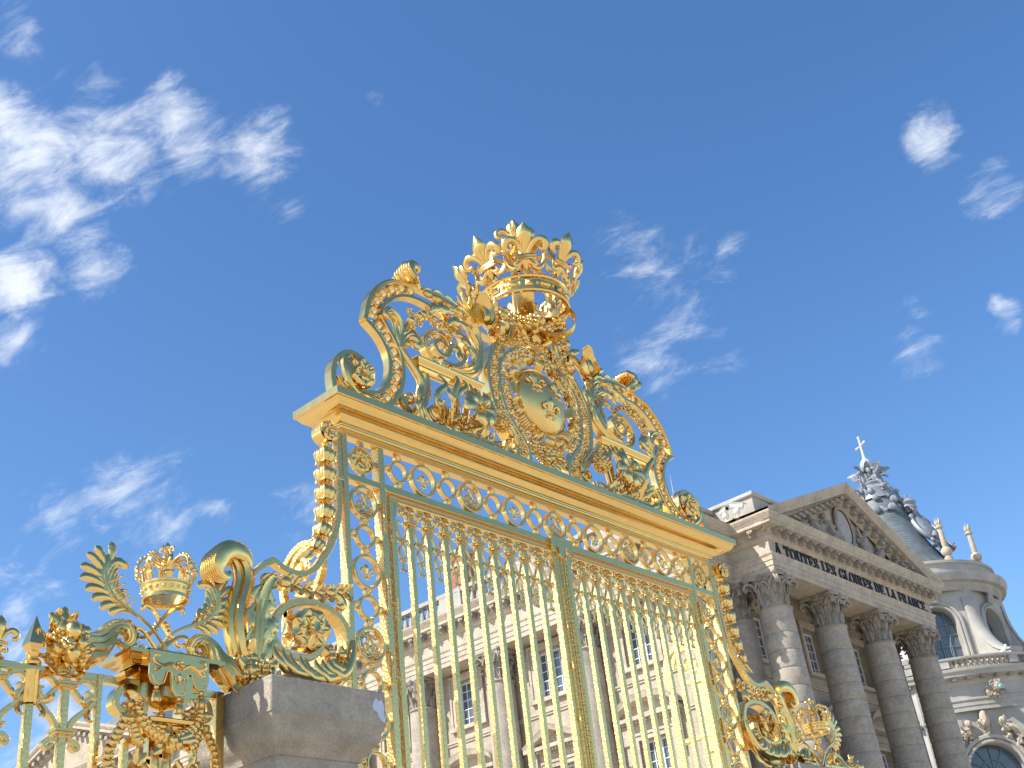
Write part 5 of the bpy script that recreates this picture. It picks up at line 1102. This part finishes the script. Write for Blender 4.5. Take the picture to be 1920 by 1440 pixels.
# ================================================================ piers beside the gate
def pier(mir, label):
    F = (lambda q: q.mir()) if mir else (lambda q: q)
    x0, x1 = -1.142, -.128; xc = (x0+x1)/2; pc = thing('stone_pier', label, 'pier', (5.6-xc if mir else xc, 0, 0))
    b = MB(); b.box(x0, x1, -.5, .5, 3.735, 3.985, .008)
    pr = [(-.15, 3.50), (-.135, 3.505), (-.13, 3.53), (-.115, 3.55), (-.09, 3.575), (-.055, 3.61), (-.035, 3.65), (-.03, 3.69), (-.015, 3.71), (-.01, 3.738)]
    b.mould([(x0, .5), (x0, -.5), (x1, -.5), (x1, .5)], pr, True); obj('cap', F(b), M_PIER, pc)
    b = MB(); e = .15; b.box(x0+e, x1-e, -.5+e, .5-e, 0, 3.52, .006); obj('shaft', F(b), M_PIER, pc)
    b = MB(); b.box(x0+e+.22, x1-e-.1, -.5+e-.03, -.3, .6, 3.24, .012); b.box(x0+e-.03, -1.0+.1, -.22, .22, .6, 3.24, .012); obj('panel', F(b), M_PIER, pc)
    if not mir:
        b = MB(); pts = [(-.252, 3.90), (-.225, 3.932), (-.20, 3.91), (-.178, 3.925), (-.155, 3.895), (-.15, 3.86), (-.158, 3.82), (-.14, 3.79), (-.152, 3.762), (-.18, 3.772), (-.205, 3.80), (-.215, 3.83), (-.245, 3.842), (-.262, 3.865)]
        b.face([(x, -.506, z) for x, z in pts][::-1]); b.quadgrid([[(x, y, z) for x, z in pts] for y in (-.506, -.49)], False, True); obj('mortar_patch', b, M_PATCH, pc)
pier(False, 'square stone pier with moulded cap and a pale mortar patch')
pier(True, 'stone pier under the far gilded scroll, only its cap showing')

# ================================================================ scroll brackets on the piers
def bracket(mir, label):
    F = (lambda q: q.mir()) if mir else (lambda q: q)
    t = thing('scroll_bracket', label, 'scroll bracket', (5.6+.5 if mir else -.5, .04, 3.985), 'scroll brackets on the gate piers')
    b = MB(); P = cr([(-1.12, 0, 5.02), (-1.05, 0, 5.02), (-.99, 0, 4.95), (-.972, 0, 4.849), (-.995, 0, 4.743), (-1.030, 0, 4.625), (-1.045, 0, 4.501), (-1.02, 0, 4.35), (-.981, 0, 4.238), (-.932, 0, 4.139), (-.90, 0, 4.0)], 6)
    for k, (o, r) in enumerate(((-.055, .03), (0, .045), (.055, .03))):
        b.tubew([q+V((o, -.02 if k == 1 else 0, 0))+V((0, .04, 0)) for q in P], [r*.9, r, r*1.1, r*1.25, r*1.3, r*1.2, r*1.2], FR, 8, 1, 1.3)
    b.tubew([q+V((0, .05, 0)) for q in P], [.075, .085, .09, .10, .10, .09, .09], FR, 8, 1, .5); obj('stem', F(b), M_GOLD, t)
    b = MB()
    for k in range(-4, 5):                              # fluted, over-curling head
        o = k*.021; s = 1-.022*k*k
        c = cr([(-.97, .04+o*.5, 4.90), (-.985, .04+o*.8, 4.99), (-1.045, .04+o, 4.99+.065*s), (-1.13, .04+o*1.1, 4.99+.07*s), (-1.205, .04+o*1.15, 4.975+.02*s), (-1.245, .04+o*1.1, 4.90), (-1.225, .04+o, 4.84), (-1.17, .04+o*.9, 4.825), (-1.13, .04+o*.8, 4.86)], 4)
        b.tubew(c, [.03, .05, .062, .066, .06, .052, .042, .032, .02], Y3, 8, 1, .26)
    obj('curled_head', F(b), M_GOLD, t, 50)
    b = MB()
    b.leaf(cr([(-.93, -.03, 4.05), (-.935, -.05, 4.22), (-.925, -.06, 4.42), (-.905, -.06, 4.60), (-.86, -.07, 4.76), (-.80, -.08, 4.86), (-.745, -.08, 4.875)], 9), FR, [.05, .085, .105, .105, .09, .06, .02], 6, .12, .015, 0, 5, .42)
    b.leaf(cr([(-.90, -.02, 4.05), (-.86, -.04, 4.20), (-.80, -.05, 4.32), (-.77, -.05, 4.42)], 7), FR, [.04, .075, .07, .015], 4, .15, .015, 0, 4, .42)
    b.leaf(cr([(-.91, -.02, 4.20), (-.86, -.05, 4.38), (-.80, -.06, 4.50), (-.75, -.06, 4.56)], 7), FR, [.04, .075, .07, .015], 4, .15, .015, 0, 4, .42)
    b.leaf(cr([(-.92, -.02, 4.40), (-.88, -.05, 4.55), (-.82, -.06, 4.66), (-.78, -.06, 4.72)], 7), FR, [.04, .07, .065, .015], 4, .15, .015, 0, 4, .42)
    base = cr([(.0, -.03, 4.52), (-.03, -.04, 4.38), (-.10, -.05, 4.26), (-.22, -.055, 4.185), (-.38, -.06, 4.15), (-.54, -.06, 4.15), (-.68, -.06, 4.17)], 8)
    for i in range(9):                                  # strands sweeping along the foot and peeling off upwards
        e = int(len(base)*(.40+.60*i/8))-1; st = max(0, e-26); off = .015*i; P = [base[k]+V((0, -.012*(i % 2), off*.3)) for k in range(st, e)]; q = P[-1]; u = .75+.25*(i/8)
        P = P[::5]+[q+V((-.045, -.01, .02)), q+V((-.085, -.01, .06*u)), q+V((-.105, .0, .12*u)), q+V((-.10, .01, .165*u))]
        b.tubew(cr(P, 3), [.02, .03, .036, .04, .042, .036, .022, .006], FR, 7, 1, .8)
    b.leaf(cr([(-.03, -.01, 4.50), (-.045, -.01, 4.36), (-.12, -.02, 4.25), (-.24, -.02, 4.16), (-.40, -.02, 4.12), (-.56, -.02, 4.12), (-.68, -.02, 4.14)], 8), FR, [.02, .06, .08, .08, .08, .07, .03], 6, .12, .015, 0, 5, .2)
    obj('acanthus_leaf', F(b), M_GOLD, t, 50)
    b = MB(); b.heap((-.93, -.06, 4.06), (.16, .10, .10), 36, .045, 71, 16); b.rosette((-.955, -.16, 4.12), X3, Z3, FR, .07, 6, .5, .3)
    for i in range(10): a = -1.2+i*.27; b.leaf(cr([(-.92, -.06, 4.03), (-.92+.10*math.sin(a), -.10, 4.03+.10*math.cos(a)), (-.92+.18*math.sin(a), -.11, 4.03+.17*math.cos(a))], 4), FR, [.03, .045, .01], 3, .2, .01, 0, 2)
    obj('foot_foliage', F(b), M_GOLD, t, 50)
    b = MB(); b.band(cr([(-.12, 4.25), (-.07, 4.33), (-.038, 4.43), (-.03, 4.547), (-.071, 4.66), (-.17, 4.738), (-.342, 4.776), (-.515, 4.754), (-.653, 4.683), (-.736, 4.574), (-.752, 4.466), (-.694, 4.371), (-.584, 4.324), (-.448, 4.331), (-.345, 4.385), (-.29, 4.47), (-.30, 4.54), (-.35, 4.568)], 5), [.05, .055, .06, .06, .062, .062, .06, .06, .058, .055, .045, .03], -.03, .10, .008); obj('scroll', F(b), M_GOLDH, t)
    b = MB(); b.tubew(cr([(-.12, .02, 4.30), (-.08, .01, 4.40), (-.10, 0, 4.48)], 4), [.05, .045, .02], FR, 8)
    b.tubew(cr([(-.29, .02, 4.45), (-.23, .0, 4.40), (-.16, .0, 4.385), (-.10, .01, 4.40)], 4), [.03, .04, .035, .02], FR, 7); b.heap((-.20, -.02, 4.385), (.09, .04, .05), 12, .035, 73, 4); obj('inner_leaf', F(b), M_GOLD, t, 50)
    b = MB(); c = V((-.435, -.05, 4.545)); b.flower(c, V((-.25, -1, -.1)), .15, 7, 2); b.flower(c+V((-.04, .05, -.01)), V((-1, -.5, 0)), .15, 7, 1, .3); b.flower(c+V((.03, .12, 0)), Y3, .13, 6); b.tubew([c, c+V((.03, .12, 0))], .06, X3, 8)
    b.tubew(cr([(-.36, .02, 4.56), (-.32, .03, 4.53), (-.30, .03, 4.47)], 3), .04, FR, 7); obj('flower', F(b), M_GOLD, t, 50)
    b = MB(); bp = [(-.79, 4.80), (-.70, 4.865), (-.635, 4.886), (-.551, 4.877), (-.45, 4.87), (-.339, 4.865), (-.25, 4.876), (-.15, 4.90), (-.06, 4.92), (.0, 4.93)]
    b.tubew(cr([(x, .0, z) for x, z in bp], 3), .014, FR, 6)
    for i, (x, z) in enumerate(bp[1:-1]):
        r = (.075, .045, .04, .04, .045, .06, .05, .03)[i]; d = V((bp[i+2][0]-x, 0, bp[i+2][1]-z)); b.bell((x, -.01, z), d, r*.8, r*1.6, 4, 12)
        if i: 
            for s in (-1, 1): b.tubew(cr([(x, -.01, z), (x+.02, -.03, z+s*.04), (x+.05, -.04, z+s*.06), (x+.055, -.04, z+s*.035)], 3), [.016, .022, .02, .008], FR, 6)
    b.tubew(cr([(-.18, .0, 4.90), (-.12, -.03, 4.85), (-.10, -.04, 4.79), (-.14, -.04, 4.77), (-.16, -.04, 4.80)], 4), [.025, .035, .035, .028, .012], FR, 7); obj('bud_spray', F(b), M_GOLD, t, 50)
bracket(False, 'gilded scroll with a central flower standing on the pier with the mortar patch')
bracket(True, 'gilded scroll with a central flower between the gate and the porch columns')

# ================================================================ fence
def crown_small(b_parent, cx, cy, z, r, F):
    """little openwork crown: band, lilies, beaded arches, finial"""
    o = V((cx, cy, 0)); kp = lambda a, q, zz: o+V((q*math.cos(a), q*math.sin(a), zz))
    b = MB(); b.lathe([(r*.8, z+.02), (r*.82, z), (r*.9, z-.005), (r*.9, z+.012), (r*.86, z+.02), (r*.92, z+.085), (r*.97, z+.09), (r*.98, z+.105), (r*.9, z+.11), (r*.84, z+.1), (r*.8, z+.02)], 36, (cx, cy, 0)); 
    c = obj('crown', F(b), M_GOLD, b_parent, 40); b = MB()
    for i in range(20): a = i*.3142; b.blob(kp(a, r*.9, z+.055), (.014, .014, .012), 6, 4)
    obj('jewel_row', F(b), M_GOLD, c, 50)
    for i in range(8):
        a = R(45*i+20); d = V((math.cos(a), math.sin(a), 0)); t = V((-d.y, d.x, 0)); b = MB(); up = (Z3+d*.45).normalized(); b.lis(kp(a, r*1.02, z+.155), t, up, (d-up*d.dot(up)).normalized(), .085, 6); 
        a2 = a+R(22.5); b.tubew([kp(a2, r*.96, z+.1), kp(a2, r*1.03, z+.16)], .008, Z3.cross(d), 5); b.blob(kp(a2, r*1.04, z+.17), .014, 6, 5); obj('lily_finial', F(b), M_GOLD, c, 50)
        b = MB(); cc_ = cr([kp(a, q*r, zz) for q, zz in ((.95, z+.11), (1.08, z+.2), (1.0, z+.275), (.7, z+.30), (.35, z+.27), (.05, z+.24))], 4); b.tubew(cc_, .02, t, 6, .5, 1)
        for q in cc_[3:-3:2]: b.blob(q+Z3*.014+d*.006, .012, 6, 4)
        obj('arch', F(b), M_GOLD, c, 50)
    b = MB(); b.lathe([(.02, z+.22), (.035, z+.26), (.02, z+.285), (.03, z+.30), (.015, z+.32)], 10, (cx, cy, 0))
    for k in range(2): a = R(30+90*k); t = V((math.cos(a), math.sin(a), 0)); b.lis(kp(0, 0, z+.345), t, Z3, V((-t.y, t.x, 0)), .085, 6)
    obj('top_lily', F(b), M_GOLD, c, 50)
def trophy(mir, label):
    F = (lambda q: q.mir()) if mir else (lambda q: q)
    XC = -1.648; t = thing('fence_trophy_panel', label, 'fence panel', (5.6-XC if mir else XC, .03, 0))
    b = MB(); b.box(-2.106, -2.07, 0, .06, 0, 3.989, .004); b.box(-1.22, -1.153, 0, .06, 0, 3.989, .004); b.box(-2.07, -1.22, .001, .059, 3.938, 3.988, .004); obj('frame', F(b), M_GOLDH, t)
    b = MB()
    for s in (-1, 1): b.band(cr([(XC+s*.30, 3.99), (XC+s*.275, 4.0), (XC+s*.235, 4.03), (XC+s*.22, 4.07)], 5), [.05, .045, .05, .06], -.05, .06, .005)
    b.mould([(XC-.26, .10), (XC-.26, -.10), (XC+.26, -.10), (XC+.26, .10)], [(0, 4.05), (.02, 4.055), (.04, 4.07), (.055, 4.075), (.075, 4.095), (.095, 4.10), (.095, 4.125), (0, 4.13)], True); b.face([(XC-.26, -.1, 4.13), (XC+.26, -.1, 4.13), (XC+.26, .1, 4.13), (XC-.26, .1, 4.13)])
    b.box(XC-.2, XC+.2, -.06, .08, 3.86, 4.055); b.lathe([(.005, 3.80), (.09, 3.82), (.15, 3.86)], 20, (XC, 0, 0)); b.blob((XC, 0, 3.77), .03); b.blob((XC, 0, 3.81), .022); obj('pedestal', F(b), M_GOLDP, t)
    # cloth with scalloped edge and tassels
    edge = [(-.223, 4.10), (-.223, 3.955)]+[(-.167-.056*math.cos(R(a)), 3.945-.06*math.sin(R(a))) for a in range(0, 181, 20)]+[(-.105, 3.97)]+[(-.068-.037*math.cos(R(a)), 3.985+.04*math.sin(R(a))) for a in range(20, 161, 35)][::1]+[(-.03-.0, 3.97)]
    pts = [(-.223, 4.125), (-.223, 3.955), (-.205, 3.91), (-.167, 3.892), (-.13, 3.91), (-.115, 3.955), (-.105, 3.99), (-.085, 4.003), (-.066, 3.99), (-.062, 3.93), (-.055, 3.87), (-.03, 3.842), (.0, 3.836)]
    pts = pts+[(-x, z) for x, z in pts[-2::-1]]
    b = MB(); yf = -.205
    b.face([(XC+x, yf, z) for x, z in pts]); b.face([(XC+x, yf+.012, z) for x, z in pts][::-1]); b.quadgrid([[(XC+x, y, z) for x, z in pts] for y in (yf+.012, yf)], False, True)
    b.quadgrid([[(XC+x, y, z) for x in (-.223, .223)] for y, z in ((yf, 4.125), (yf+.004, 4.135), (yf+.03, 4.142), (-.05, 4.142), (.05, 4.14))])
    b.tubew([(XC+x*.9, yf-.002, (z-3.99)*.9+3.99) for x, z in pts[1:-1]], .004, FR, 5)
    for s in (-1, 1):
        b.tubew(cr([(XC+s*.02, yf-.004, 4.02), (XC+s*.07, yf-.006, 4.05), (XC+s*.13, yf-.006, 4.03), (XC+s*.19, yf-.006, 4.05), (XC+s*.19, yf-.006, 4.09), (XC+s*.15, yf-.006, 4.09)], 4), [.008, .011, .011, .01, .009, .005], FR, 5)
        b.tubew(cr([(XC+s*.13, yf-.004, 4.03), (XC+s*.16, yf-.006, 4.0), (XC+s*.185, yf-.006, 4.0), (XC+s*.18, yf-.006, 4.025)], 4), [.009, .01, .008, .004], FR, 5)
    b.lis((XC, yf-.004, 3.94), X3, Z3, FR, .055, 6); b.rosette((XC, yf-.002, 4.045), X3, Z3, FR, .035, 5, .5, .3, 20); obj('cloth', F(b), M_GOLDP, t, 30)
    for x, z in ((-.167, 3.885), (0, 3.828), (.167, 3.885)):
        b = MB(); q = (XC+x, yf, 0); b.blob((XC+x, yf, z), .018, 8, 6); b.lathe([(.006, z-.01), (.02, z-.02), (.022, z-.03), (.016, z-.034), (.026, z-.045), (.03, z-.09), (.027, z-.095), (.0, z-.09)], 16, q, lambda a, k: 1+.1*math.cos(8*a)); obj('tassel', F(b), M_GOLD, t, 50)
    # crown with crossed sceptres and branches
    crown_small(t, XC, .0, 4.555, .175, F)
    b = MB(); y = .02
    b.tubew(cr([(-1.649, y, 4.16), (-1.727, y, 4.255), (-1.80, y-.01, 4.32), (-1.848, y-.015, 4.328), (-1.855, y-.01, 4.298), (-1.801, y, 4.278), (-1.73, y, 4.328), (-1.659, y, 4.42), (-1.587, y, 4.502), (-1.51, y, 4.533), (-1.49, y, 4.505), (-1.505, y, 4.49)], 5), [.016, .016, .014, .013, .013, .014, .015, .015, .016, .017, .014, .008], FR, 7)
    b.tubew(cr([(-1.698, y+.03, 4.16), (-1.614, y+.03, 4.25), (-1.516, y+.02, 4.327), (-1.452, y+.015, 4.338), (-1.444, y+.02, 4.30), (-1.501, y+.03, 4.276), (-1.567, y+.03, 4.332), (-1.634, y+.03, 4.413), (-1.701, y+.03, 4.493), (-1.764, y+.03, 4.516), (-1.79, y+.03, 4.49), (-1.775, y+.03, 4.475)], 5), [.016, .016, .014, .013, .013, .014, .015, .015, .016, .017, .014, .008], FR, 7)
    for x, z in ((-1.70, 4.36), (-1.60, 4.375), (-1.685, 4.385), (-1.615, 4.40)): b.blob((x, y+.01, z), .024, 8, 6)
    for s in (-1, 1): b.tubew(cr([(XC+s*.09, y, 4.14), (XC+s*.15, y, 4.17), (XC+s*.16, y, 4.21), (XC+s*.13, y, 4.22), (XC+s*.12, y, 4.195)], 4), [.016, .016, .015, .012, .006], FR, 6)
    obj('crossed_sceptres', F(b), M_GOLD, t, 50)
    for s, pts in ((1, [(-1.574, 4.165), (-1.652, 4.25), (-1.743, 4.348), (-1.832, 4.405), (-1.907, 4.44), (-2.0, 4.485), (-2.065, 4.549), (-2.112, 4.643), (-2.10, 4.725), (-2.05, 4.775)]), (2, [(-1.722, 4.165), (-1.645, 4.25), (-1.553, 4.348), (-1.464, 4.405), (-1.389, 4.44), (-1.30, 4.485), (-1.235, 4.549), (-1.19, 4.643), (-1.20, 4.725), (-1.24, 4.77)])):
        b = MB(); yy = .0 if s == 1 else .05; P = cr([(x, yy, z) for x, z in pts], 4); b.tubew(P, [.013, .013, .013, .014, .016, .016, .014, .012, .010, .006], FR, 6)
        n = len(P)
        b.leaf(P[int(n*.42):], FR, [.02, .055, .07, .075, .07, .06, .03], 6, .12, .01, 0, 4, .35)
        g = -1 if s == 1 else 1
        for k in range(9):                              # pinnate tips curling outwards
            i = int(n*.46)+int(k*(n*.52)/9); p = P[min(i, n-2)]; T = (P[min(i+1, n-1)]-P[i-1]).normalized(); A = V((-T.z, 0, T.x))
            for h in (-1, 1):
                ln = .15*(1-.35*abs(k-4)/4); b.leaf(cr([p, p+T*ln*.5+A*h*ln*.38, p+T*ln*.8+A*h*ln*.75, p+T*ln*.85+A*h*ln*1.05], 4), FR, [.012, .03, .028, .005], 1, .3, .008, 0, 2, .05)
        for k in range(5): p = P[int(n*.5)+k*2]; q = p+V((g*-.05+.01*k, -.03, .03+.006*k)); b.blob(q, .012, 6, 5); b.tubew([p, q], .005, FR, 5)
        obj('branch', F(b), M_GOLD, t, 50)
    # inner scrolls, shelf, festoon, arch
    b = MB()
    gL = [(-1.80, 3.72), (-1.79, 3.79), (-1.79, 3.84), (-1.82, 3.887), (-1.879, 3.915), (-1.93, 3.912), (-1.975, 3.88), (-1.994, 3.828), (-1.984, 3.783), (-1.946, 3.761), (-1.90, 3.772), (-1.88, 3.80)]
    b.band(cr(gL, 4), [.045, .04, .042, .045, .045, .045, .04, .03], -.05, .05, .005); obj('panel_scroll', F(b), M_GOLDP, t); b = MB(); b.band(cr([(2*XC-x, z) for x, z in gL], 4), [.045, .04, .042, .045, .045, .045, .04, .03], -.05, .05, .005); obj('panel_scroll', F(b), M_GOLDP, t)
    for s in (-1, 1): b = MB(); b.heap((XC+s*.245, -.05, 3.80), (.05, .04, .045), 14, .026, 80+s, 5); obj('scroll_flower', F(b), M_GOLD, t, 50)
    b = MB(); b.mould([(XC-.10, .06), (XC-.10, -.08), (XC+.10, -.08), (XC+.10, .06)], [(0, 3.66), (.02, 3.665), (.025, 3.68), (.05, 3.69), (.058, 3.70), (.06, 3.715), (.05, 3.725), (.03, 3.73), (0, 3.735)], True, True); b.box(XC-.1, XC+.1, -.08, .06, 3.664, 3.733); b.box(XC-.09, XC+.09, -.02, .04, 3.50, 3.664); obj('shelf', F(b), M_GOLDP, t)
    b = MB(); fs = cr([(-1.88, -.09, 3.74), (-1.837, -.10, 3.683), (-1.778, -.11, 3.635), (-1.72, -.12, 3.60), (-1.648, -.13, 3.585), (-1.576, -.12, 3.60), (-1.52, -.11, 3.635), (-1.46, -.10, 3.683), (-1.42, -.09, 3.74)], 4)
    for sd_ in (1, -1):
        h = fs[:len(fs)//2+1] if sd_ == 1 else fs[len(fs)//2:][::-1]
        for i in range(1, len(h)-1, 2): d = h[i+1]-h[i-1]; b.bell(h[i], d, .034, .056, 3, 15)
        for i in range(0, len(h), 2): b.blob(h[i]+V((0, -.02, .03)), .02, 6, 5)
    b.heap((XC, -.13, 3.57), (.09, .05, .05), 24, .03, 84, 8); obj('festoon', F(b), M_GOLD, t, 50)
    for s in (1, -1):
        b = MB(); dp = cr([(-1.93, -.06, 3.74), (-1.955, -.06, 3.68), (-1.985, -.06, 3.62), (-2.015, -.06, 3.57), (-2.035, -.05, 3.51), (-2.04, -.05, 3.45), (-2.02, -.05, 3.39), (-2.01, -.05, 3.2)], 3)
        for i in range(1, len(dp)-1): b.bell(dp[i], dp[i+1]-dp[i-1], .034, .05, 3, 15) if i % 2 else b.blob(dp[i]+V((.02*(-1)**i, -.02, 0)), .018, 6, 5)
        q = cr([(-1.92, -.06, 3.74), (-1.895, -.07, 3.69), (-1.878, -.07, 3.65), (-1.865, -.07, 3.605), (-1.85, -.07, 3.585)], 3)
        for i in range(1, len(q)-1, 2): b.bell(q[i], q[i+1]-q[i-1], .034, .055, 4, 12)
        if s < 0: b.v = [(2*XC-x, yy, z) for x, yy, z in b.v]; b.f = [f[::-1] for f in b.f]
        obj('husk_drop', F(b), M_GOLD, t, 50)
    b = MB()
    for s in (1, -1):
        P = [(XC-s*(XC-x), z) for x, z in [(-1.90, 2.6), (-1.90, 3.57)]]; b.band(P, .036, -.03, .03, .004)
        b.band([(XC-s*(XC-x), z) for x, z in cr([(-1.91, 3.575), (-1.86, 3.585), (-1.81, 3.60), (-1.77, 3.63), (-1.735, 3.67)], 4)], .034, -.029, .029, .004)
    b.box(XC-.012, XC+.012, -.02, .03, 2.2, 3.66)
    for s in (-1, 1): b.leaf(cr([(XC+s*.02, -.02, 3.2), (XC+s*.07, -.03, 3.33), (XC+s*.11, -.03, 3.43), (XC+s*.14, -.02, 3.5)], 5), FR, [.02, .03, .025, .005], 1, .3, .01, 0, 2, .05); b.leaf(cr([(XC+s*.02, -.02, 3.3), (XC+s*.04, -.03, 3.43), (XC+s*.05, -.03, 3.52), (XC+s*.07, -.02, 3.56)], 5), FR, [.02, .03, .025, .005], 1, .3, .01, 0, 2, .05); b.heap((XC+s*.19, -.03, 3.40), (.05, .04, .07), 14, .03, 90+s, 5)
    obj('inner_arch', F(b), M_GOLDH, t)
    # horns of plenty
    for s in (1, -1):
        pts = [(-2.25, 4.09), (-2.19, 4.13), (-2.12, 4.165), (-2.07, 4.22), (-2.035, 4.28), (-1.975, 4.322), (-1.915, 4.315), (-1.882, 4.262), (-1.895, 4.212), (-1.943, 4.198), (-1.968, 4.225), (-1.95, 4.245)]
        if s < 0: pts = [(2*XC-x, z) for x, z in pts]
        b = MB(); P = cr([(x, .02, z) for x, z in pts], 5); rad = [.105, .10, .088, .072, .058, .048, .043, .038, .032, .024, .016, .006]; n = len(P)
        for k in range(9):
            a = 2*math.pi*k/9; Q = []
            for i, p in enumerate(P):
                T = (P[min(i+1, n-1)]-P[max(i-1, 0)]).normalized(); A = FR.cross(T).normalized(); r = lerpl(rad, i/(n-1)); w = a+i*.05; Q.append(p+(A*math.cos(w)+FR*math.sin(w))*r*.78)
            b.tubew(Q, [q*.36 for q in rad], FR, 6)
        for i in range(int(n*.45), n-8, 3): p = P[i]; T = (P[i+1]-P[i-1]).normalized(); A = FR.cross(T); b.leaf(cr([p+A*.02, p+A*.03-T*.03+FR*.03, p+A*.035-T*.06+FR*.02], 3), A, [.015, .022, .004], 1, .2, .008, 0, 2, .05)
        h = obj('horn_of_plenty', F(b), M_GOLD, t, 50)
        b = MB(); fx = -2.33 if s > 0 else 2*XC+2.33; b.heap((fx, -.05, 4.12), (.10, .11, .12), 26, .052, 95+s, 0, flowers=.2); b.heap((fx-s*.02, -.02, 4.235), (.05, .05, .05), 8, .045, 97+s, 5, flowers=.7); b.heap((fx+s*.07, -.06, 4.08), (.05, .05, .07), 26, .022, 98+s, 0, flowers=0)
        for i in range(11): a = 1.0+i*.46; d = V((math.cos(a)*s, -.1-.2*(i % 2), math.sin(a))); c = V((fx, .03, 4.13)); k_ = .85+.3*((i*7) % 5)/4; b.leaf(cr([c+d*.05, c+d*.11*k_, c+d*.16*k_, c+d*.2*k_+V((0, -.03, .01))], 4), V((.3*math.sin(i*2), -1, .3)), [.03, .055, .04, .005], 3, .15, .008, 0, 3, .45)
        obj('fruit', F(b), M_GOLD, h, 50)
trophy(False, 'gilded fence panel with draped cloth, small crown and horns of plenty against the sky')
trophy(True, 'gilded crowned fence panel standing in front of the porch columns')
fn = thing('fence', 'gilded fence with scrollwork, a spear tip and lily finials', 'fence', (-2.6, .03, 0))
b = MB(); b.box(-6.5, -2.108, .0, .055, 3.938, 3.986, .004); obj('rail', b, M_GOLDP, fn)
def bar(x, w=.044): b = MB(); b.box(x-w/2, x+w/2, .004, .05, .4, 3.94, .004); return obj('bar', b, M_GOLDH, fn)
def tang(x, z, w=.12):
    b = MB(); b.box(x-w/2-.012, x+w/2+.012, -.034, .078, z+.018, z+.036, .003); b.box(x-w/2, x+w/2, -.022, .07, z, z+.018, .003); return b
def cscroll(x, s, z=0):
    b = MB(); P = lambda l: [(x+s*u, v+z) for u, v in l]
    b.band(cr(P([(-.022, 3.84), (-.03, 3.90), (-.085, 3.935), (-.14, 3.915), (-.175, 3.86)]), 5), .03, .006, .048, .004)
    b.band(cr(P([(-.16, 3.86), (-.125, 3.82), (-.10, 3.80), (-.065, 3.815), (-.055, 3.85), (-.08, 3.865)]), 5), [.034, .03, .03, .028, .026, .02], .004, .05, .004)
    b.band(cr(P([(-.022, 3.81), (-.07, 3.755), (-.135, 3.70), (-.172, 3.65), (-.185, 3.59)]), 5), .034, .004, .05, .004)
    b.tubew(cr([(x+s*-.06, .02, 3.77+z), (x+s*-.10, .0, 3.775+z), (x+s*-.125, -.02, 3.79+z), (x+s*-.13, -.02, 3.82+z)], 4), [.014, .018, .016, .008], FR, 6); b.tubew(cr([(x+s*-.055, .02, 3.76+z), (x+s*-.08, .0, 3.71+z), (x+s*-.075, -.02, 3.68+z), (x+s*-.05, -.02, 3.675+z)], 4), [.014, .018, .016, .008], FR, 6)
    b.band(cr(P([(-.19, 3.56), (-.14, 3.55), (-.11, 3.52), (-.135, 3.50), (-.17, 3.525)]), 5), [.03, .03, .028, .024, .016], .004, .05, .004)
    return b
for x in (-2.088, -2.535, -2.98, -3.43): obj('scrollwork', cscroll(x, 1), M_GOLD, fn)
for x in (-2.535, -2.98, -3.43): obj('scrollwork', cscroll(x, -1), M_GOLD, fn)
for i, x in enumerate((-2.31, -2.535, -2.758, -2.98, -3.2, -3.43)):
    bar(x, .05); b = MB()
    if i % 2 == 0: 
        obj('bar_collar', tang(x, 3.58), M_GOLD, fn); obj('bar_collar', tang(x, 3.87), M_GOLD, fn)
        if i == 0: continue
        b = MB(); b.lis((x, .027, 4.09), X3, Z3, FR, .175); b.lathe([(.03, 3.985), (.045, 3.995), (.03, 4.01), (.02, 4.03), (.035, 4.05), (.03, 4.07)], 12, (x, .027, 0)); obj('lily_finial', b, M_GOLD, fn, 50)
    else:
        b.lathe([(.045, 3.75), (.05, 3.76), (.05, 3.94), (.055, 3.95)], 24, (x, .027, 0), lambda a, t: 1+.05*math.cos(12*a)); b.lathe([(.05, 3.985), (.058, 4.0), (.05, 4.015), (.03, 4.03), (.042, 4.045), (.045, 4.06), (.03, 4.07)], 16, (x, .027, 0)); obj('fluted_collar', b, M_GOLD, fn)
        b = MB(); b.lathe([(.028, 4.06), (.04, 4.075), (.075, 4.11), (.055, 4.17), (.002, 4.30)], 4, (x, .027, 0), None, ((X3+Y3).normalized()*1.0, (Y3-X3).normalized(), Z3)); obj('spear_tip', b, M_GOLDP, fn, 20)
